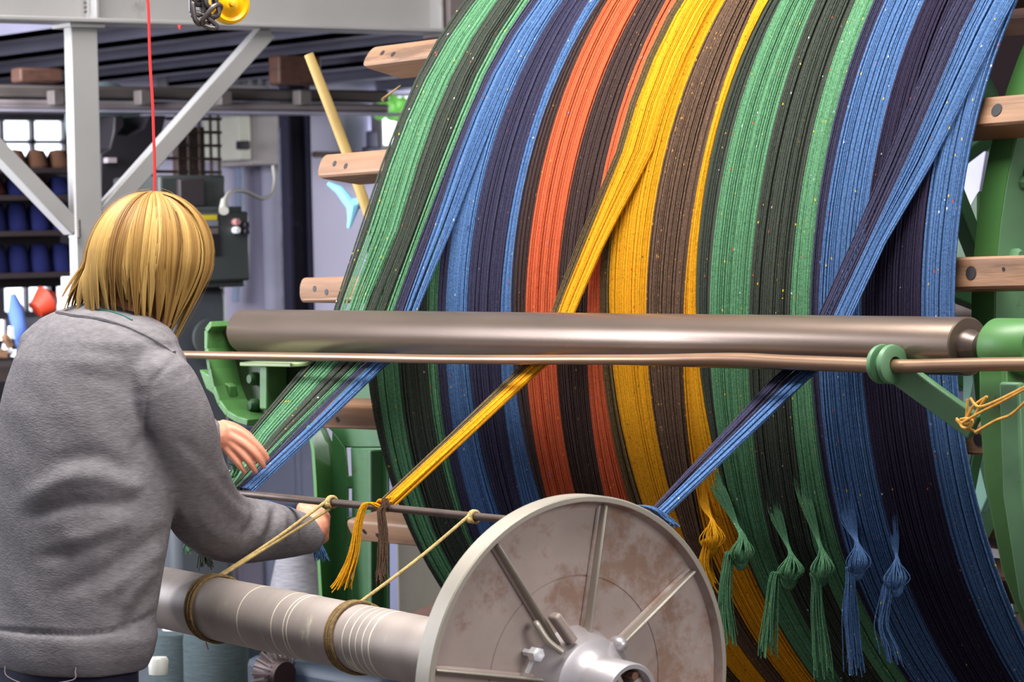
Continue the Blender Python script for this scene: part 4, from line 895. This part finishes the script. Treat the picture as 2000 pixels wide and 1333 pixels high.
# body
m = MB()
hipz = AT(128, 1300, PD)
loft(m, [(AT(c, y, PD), w/877*.86, w/877*.62*.82) for y, c, w in TR[3:12]])
limb(m, [(215, 650, 5.26, .062), (238, 615, 5.27, .054), (262, 560, 5.29, .052), (275, 520, 5.30, .05)])
HC = AT(284, 508, 5.30)
face = np.array([.25, .93, -.28]); face /= np.linalg.norm(face); side = np.cross(face, [0, 0, 1]); side /= np.linalg.norm(side); hup = np.cross(side, face)
Rh = Matrix((V(side), V(face), V(hup))).transposed()
m.ball(HC, 1, (.076, .092, .104), Rh, 3); m.ball(HC+face*.035-hup*.055, 1, (.052, .055, .052), Rh, 3)
m.ball(HC+face*.098-hup*.02, 1, (.012, .018, .022), Rh); m.ball(HC+face*.085-hup*.062, 1, (.022, .012, .009), Rh); m.ball(HC+face*.08+hup*.015, 1, (.05, .014, .012), Rh)
for s_ in (-1, 1): m.ball(HC+side*.077*s_-hup*.01, 1, (.008, .018, .030), Rh); m.ball(HC+side*.03*s_+face*.083-hup*.0, 1, (.013, .01, .009), Rh)
RA = [(312, 752, 5.13, .064), (340, 830, 5.15, .069), (363, 920, 5.22, .069), (402, 1000, 5.36, .068), (452, 1033, 5.46, .063), (520, 1038, 5.54, .055), (575, 1043, 5.60, .044), (598, 1047, 5.62, .037)]
LA = [(85, 765, 5.36, .064), (190, 830, 5.48, .06), (300, 862, 5.58, .053), (400, 850, 5.66, .038)]
limb(m, [(a, b, c, r*.7) for a, b, c, r in RA]+[(616, 1030, 5.63, .026)])
limb(m, [(a, b, c, r*.7) for a, b, c, r in LA]+[(428, 850, 5.67, .027)])
# left hand, laid on the warp
def hand_ball(px, py, d, a, b, c, rot=0):
    R_ = Matrix((V(rt*math.cos(rot)-up*math.sin(rot)), V(fw), V(rt*math.sin(rot)+up*math.cos(rot)))).transposed(); m.ball(AT(px, py, d), 1, (a, b, c), R_, 3)
hd = 5.67
hand_ball(440, 852, hd, .034, .013, .026, math.radians(28))
limb(m, [(440, 836, hd, .011), (470, 846, hd-.004, .0092), (497, 866, hd-.006, .0080), (512, 882, hd-.004, .0070), (522, 896, hd+.002, .0055)], 14)
limb(m, [(450, 852, hd-.006, .010), (477, 868, hd-.010, .0086), (497, 886, hd-.010, .0076), (509, 902, hd-.004, .0066), (516, 912, hd+.004, .0050)], 14)
limb(m, [(446, 862, hd-.004, .010), (468, 882, hd-.008, .0082), (484, 900, hd-.008, .0073), (494, 914, hd-.002, .0062), (500, 922, hd+.004, .0048)], 14)
limb(m, [(436, 868, hd-.002, .009), (452, 889, hd-.004, .0076), (464, 904, hd-.004, .0066), (473, 916, hd+.0, .0056), (478, 923, hd+.004, .0044)], 14)
limb(m, [(436, 832, hd+.012, .012), (458, 838, hd+.022, .011), (482, 852, hd+.032, .010), (498, 868, hd+.036, .008)], 14)
# right hand gripping the blue tail
rd = 5.65
hand_ball(612, 1020, rd, .026, .018, .036, math.radians(-30))
for i in range(4):
    limb(m, [(604+i*2+10, 996+i*14, rd+.004, .0105), (628, 1002+i*13, rd+.0, .0095), (637-i, 1012+i*13, rd+.018, .0088), (628-i, 1022+i*12, rd+.034, .0075)], 12)
limb(m, [(600, 1008, rd-.004, .014), (590, 994, rd+.01, .0115), (602, 986, rd+.025, .010), (618, 990, rd+.032, .008)], 12)
# legs inside the jeans
hz = hipz[2]
for s_ in (-1, 1):
    c = hipz+np.array([.085*s_, 0, 0]); foot = np.array([c[0]+.02*s_, c[1]+.0, .07])
    m.tube([c, c*.5+foot*.5+np.array([0, .02, 0]), foot], [.056, .045, .036], 16); m.ball(c, .058); m.ball(foot+np.array([0, .06, -.03]), 1, (.04, .11, .03))
remesh(m, 'body', .0026, SKIN, person, 3)
# sweater
CRE = [  # px polyline, width px, amplitude m
 ([(40, 985), (110, 945), (180, 930), (250, 948), (275, 965)], 20, .007), ([(60, 1010), (150, 985), (230, 985), (268, 968)], 14, -.007),
 ([(100, 905), (190, 890), (250, 925)], 18, -.005), ([(330, 1030), (270, 1075), (190, 1125), (110, 1160)], 16, -.006), ([(320, 1070), (260, 1120), (190, 1170)], 16, .006),
 ([(120, 1060), (200, 1040), (262, 1010)], 18, .005), ([(70, 1090), (150, 1080), (230, 1050)], 14, -.004),
 ([(248, 1000), (238, 1080), (228, 1150), (218, 1215)], 4, -.003), ([(300, 1150), (270, 1190), (240, 1235)], 12, -.006), ([(310, 1110), (262, 1150), (238, 1190)], 12, .006),
 ([(352, 690), (315, 728), (290, 760), (282, 830), (284, 880)], 5, -.003), ([(300, 850), (270, 870), (262, 930)], 14, -.006),
 ([(110, 615), (180, 622), (250, 650), (320, 682)], 5, -.003), ([(130, 680), (220, 690), (250, 700)], 12, -.002), ([(150, 730), (230, 745)], 14, -.002),
 ([(430, 930), (452, 962), (478, 985), (500, 990)], 10, -.007), ([(440, 905), (470, 950), (500, 968)], 9, .006), ([(400, 960), (440, 1000), (470, 1030)], 13, -.005), ([(380, 990), (420, 1040), (470, 1060)], 13, .004),
 ([(500, 985), (494, 1020), (475, 1050)], 8, -.006), ([(520, 990), (514, 1025), (500, 1055)], 7, .005), ([(538, 990), (532, 1030), (520, 1062)], 7, -.005), ([(556, 1000), (552, 1040), (545, 1072)], 7, .004), ([(350, 860), (400, 900), (420, 930)], 14, -.004),
 ([(320, 930), (350, 990), (385, 1040)], 14, .004), ([(584, 1010), (590, 1045), (588, 1075)], 5, -.004),
 ([(-60, 1225), (60, 1236), (150, 1240), (220, 1234), (280, 1212), (310, 1190)], 5, -.006)]
def sweater_post(me):
    n = len(me.vertices); co = np.empty(n*3); me.vertices.foreach_get('co', co); co = co.reshape(-1, 3)
    no = np.empty(n*3); me.vertices.foreach_get('normal', no); no = no.reshape(-1, 3)
    u, v, z = project(co); fc = np.clip(-(no@fw)*1.6+.35, 0, 1); disp = np.zeros(n)
    for pl, w, a in CRE:
        pl = spline([(x, y, 0) for x, y in pl], 24)[:, :2]; d = np.full(n, 1e9)
        L_ = np.linalg.norm(np.diff(pl, axis=0), axis=1).sum(); sarc = np.zeros(n)
        for i in range(len(pl)-1):
            A_, B_ = pl[i], pl[i+1]; e = B_-A_; t = np.clip(((u-A_[0])*e[0]+(v-A_[1])*e[1])/(e@e), 0, 1)
            dd_ = np.hypot(u-A_[0]-t*e[0], v-A_[1]-t*e[1]); k_ = dd_ < d; d = np.where(k_, dd_, d); sarc = np.where(k_, (i+t)/(len(pl)-1), sarc)
        disp += a*np.exp(-(d/w)**2)*np.minimum(1, 4*np.minimum(sarc, 1-sarc)+.25)
    disp += .0012*np.sin(co[:, 2]*40+co[:, 0]*33)*np.sin(co[:, 1]*50+co[:, 2]*21)
    co = co+no*(disp*fc)[:, None]; me.vertices.foreach_set('co', co.ravel())
m = MB()
loft(m, trings()); limb(m, RA, 28); limb(m, LA, 24)
P_ = [AT(x, y, d_) for x, y, d_ in ((130, 640, 5.3), (200, 640, 5.22), (290, 690, 5.15))]
limb(m, [(210, 672, 5.26, .085), (232, 648, 5.285, .070)])
limb(m, [(295, 728, 5.17, .068), (250, 695, 5.22, .072), (180, 675, 5.28, .075), (105, 692, 5.33, .068)])
KN = mat('grey_marl_knit', (122, 118, 122), .95, var=.16, vscale=120, bump=.5, bscale=260, stretch=(.5, .5, 1.4), spec=.1)
sw = remesh(m, 'sweater', .0055, KN, person, 6, sweater_post); sw['label'] = 'grey marl knitted sweater with ribbed hem band'
m = MB(); cpt = [AT(205+103*math.cos(a)*.92, 0, PD) for a in (0,)]
# jeans
JE = mat('dark_indigo_denim', (30, 32, 58), .85, var=.2, vscale=60, bump=.3, bscale=300)
m = MB()
loft(m, [(AT(126, 1345, PD), .140, .108), (AT(124, 1295, PD), .158, .106), (AT(126, 1250, PD), .140, .090)])
for s_ in (-1, 1):
    c = hipz+np.array([.08*s_-.004, 0, 0]); foot = np.array([c[0]+.02*s_, c[1], .09])
    m.tube([c+np.array([0, 0, .02]), c+np.array([0, 0, -.1]), c*.5+foot*.5+np.array([0, .02, 0]), foot], [.088, .088, .066, .055], 22); m.ball(c, .088)
remesh(m, 'jeans', .007, JE, person, 5)
m = MB(); m.tube(spline([AT(10, 1302, 5.10), AT(14, 1322, 5.095), AT(60, 1338, 5.08), (AT(140, 1330, 5.07)), AT(147, 1312, 5.075), AT(148, 1300, 5.08)], 24), .0012, 5); m.build('pocket_stitching', mat('stitch', (110, 100, 110), .8), person)
for s_ in (-1, 1):
    c = hipz+np.array([.08*s_-.004+.02*s_, 0, 0]); MB().ball((c[0], c[1]+.05, .045), 1, (.05, .135, .045)).build('shoe', mat('black_shoe', (30, 28, 30), .5), person)
# collar band and teal shirt edge, laid on the sweater surface
from mathutils.bvhtree import BVHTree
_me = sw.data; bvh = BVHTree.FromPolygons([v.co for v in _me.vertices], [list(p.vertices) for p in _me.polygons])
def surf(px, py, off=0.):
    d = V(ray(px, py)).normalized(); h_ = bvh.ray_cast(V(CAMP), d)
    if h_[0] is None: return V(AT(px, py, PD))
    return h_[0]-d*off
def sline(pts, r, n=24, off=0.):
    sp = spline([(x, y, 0) for x, y in pts], n); return MB().tube([surf(x, y, off) for x, y, _ in sp], r, 7)
sline([(112, 610), (150, 617), (200, 624), (250, 640), (300, 664), (340, 690)], .0045, off=-.001).build('collar_band', KN, person)
sline([(190, 604), (215, 609), (240, 617), (258, 626)], .0020, off=.001).build('shirt_edge', mat('teal_cotton', (40, 104, 98), .8), person)

# hair
HM = bpy.data.materials.new('blond_hair'); HM.use_nodes = True
nt = HM.node_tree; N = nt.nodes; Lk = nt.links; b = N['Principled BSDF']; b.inputs['Roughness'].default_value = .5; b.inputs['Specular IOR Level'].default_value = .3
uvn = N.new('ShaderNodeUVMap'); sx = N.new('ShaderNodeSeparateXYZ'); Lk.new(uvn.outputs[0], sx.inputs[0])
cr = N.new('ShaderNodeValToRGB'); Lk.new(sx.outputs[0], cr.inputs[0])
cr.color_ramp.elements[0].color = lin((116, 80, 42)); cr.color_ramp.elements[1].color = lin((214, 178, 108)); e_ = cr.color_ramp.elements.new(.5); e_.color = lin((176, 136, 72))
Lk.new(cr.outputs[0], b.inputs['Base Color'])
hx, hz_, hdp = .1185, .1165, .122
OC = AT(280, 508, 5.29)
def sstep(x): x = min(1, max(0, x)); return x*x*(3-2*x)
def hair_path(phi, rad, lenj, tipin, M_=20, th_start=.05):
    """phi 0 = back of the head (to camera), + = right"""
    pts = []; sp_, cp_ = math.sin(phi), math.cos(phi)
    right = sstep((math.degrees(phi)+5)/60) if phi > -PI/2 and phi < PI else 0
    left = sstep((-math.degrees(phi)-25)/55) if phi < 0 else 0
    yend = 612+52*right*(1 if phi < 2.0 else .6)-8*left+lenj
    for t in np.linspace(0, 1, M_):
        if t < .55:
            th = th_start+(math.radians(96)-th_start)*(t/.55)
            st, ct = math.sin(th), math.cos(th)
            k = rad*(1-.24*left*st*(1-t/.55*.45))
            ofx = .018*(1-t/.55)         # crown sits right of centre
            pts.append(OC+rt*(hx*k*st*sp_+ofx)+up*(hz_*rad*ct)-fw*(hdp*k*st*cp_))
        else:
            u_ = (t-.55)/.45
            f = rad*(1-.13*left+left*.25*u_**.9-right*(.60*u_**1.2)-(1-right)*(1-left)*.10*u_**1.8)*(1-tipin*u_**2)
            y = 520+(yend-520)*u_
            py_off = (508-y)*5.29/F
            cx_ = -.012*left*u_ + .010*right*u_
            pts.append(OC+rt*(hx*f*sp_+cx_)+up*py_off-fw*(hdp*f*cp_*(1-.25*u_*right)))
    return np.array(pts)
paths = []; us = []; rads = []
nl = 95
for l in range(nl):
    ph = -PI+2*PI*(l+rng.random())/nl; rr = rng.uniform(.87, 1.02); lj = rng.uniform(-26, 14); tip = rng.uniform(-.03, .10); ub = rng.random()
    sw_ = rng.normal(0, .05)
    wav = rng.uniform(0, 6); wf = rng.uniform(3, 7); wa = rng.uniform(.001, .004)
    wv = (np.sin(np.linspace(0, wf, 20)+wav)*np.linspace(0, 1, 20))[:, None]*(rt*math.cos(ph)+fw*math.sin(ph))*wa
    for k in range(32):
        dph = rng.normal(0, .06); a_ = hair_path(ph+dph, rr+rng.normal(0, .006), lj+rng.uniform(-5, 5), tip)
        c_ = hair_path(ph+sw_, rr, lj, tip+.02); w_ = np.linspace(0, 1, 20)[:, None]**1.5*.85
        p_ = a_*(1-w_)+c_*w_+wv
        paths.append(p_); us.append(ub*.7+rng.random()*.3)
        rads.append(np.interp(np.linspace(0, 1, 20), [0, .1, .7, 1], [.0012, .0017, .0015, .0003]))
# fly-aways over the crown
for k in range(36):
    ph = rng.uniform(-PI, PI); p_ = hair_path(ph, rng.uniform(1.0, 1.05), rng.uniform(-30, 10), .0); p_ = p_+rng.normal(0, .002, (1, 3)); paths.append(p_); us.append(rng.random()); rads.append(np.full(20, .00028))
ho = strand_mesh('hair', np.array(paths), np.array(rads), HM, person, K=4, uoff=np.array(us)); ho['label'] = 'chin length blond bob'
# scalp layer below the strands
m = MB(); m.ball(OC+rt*.004, 1, (hx*.86, hdp*.86, hz_*.88), Matrix((V(rt), V(-fw), V(up))).transposed(), 4)
m.build('scalp_layer', mat('hair_underlayer', (168, 120, 54), .6, var=.25, vscale=30, stretch=(6, 6, 1)), ho)
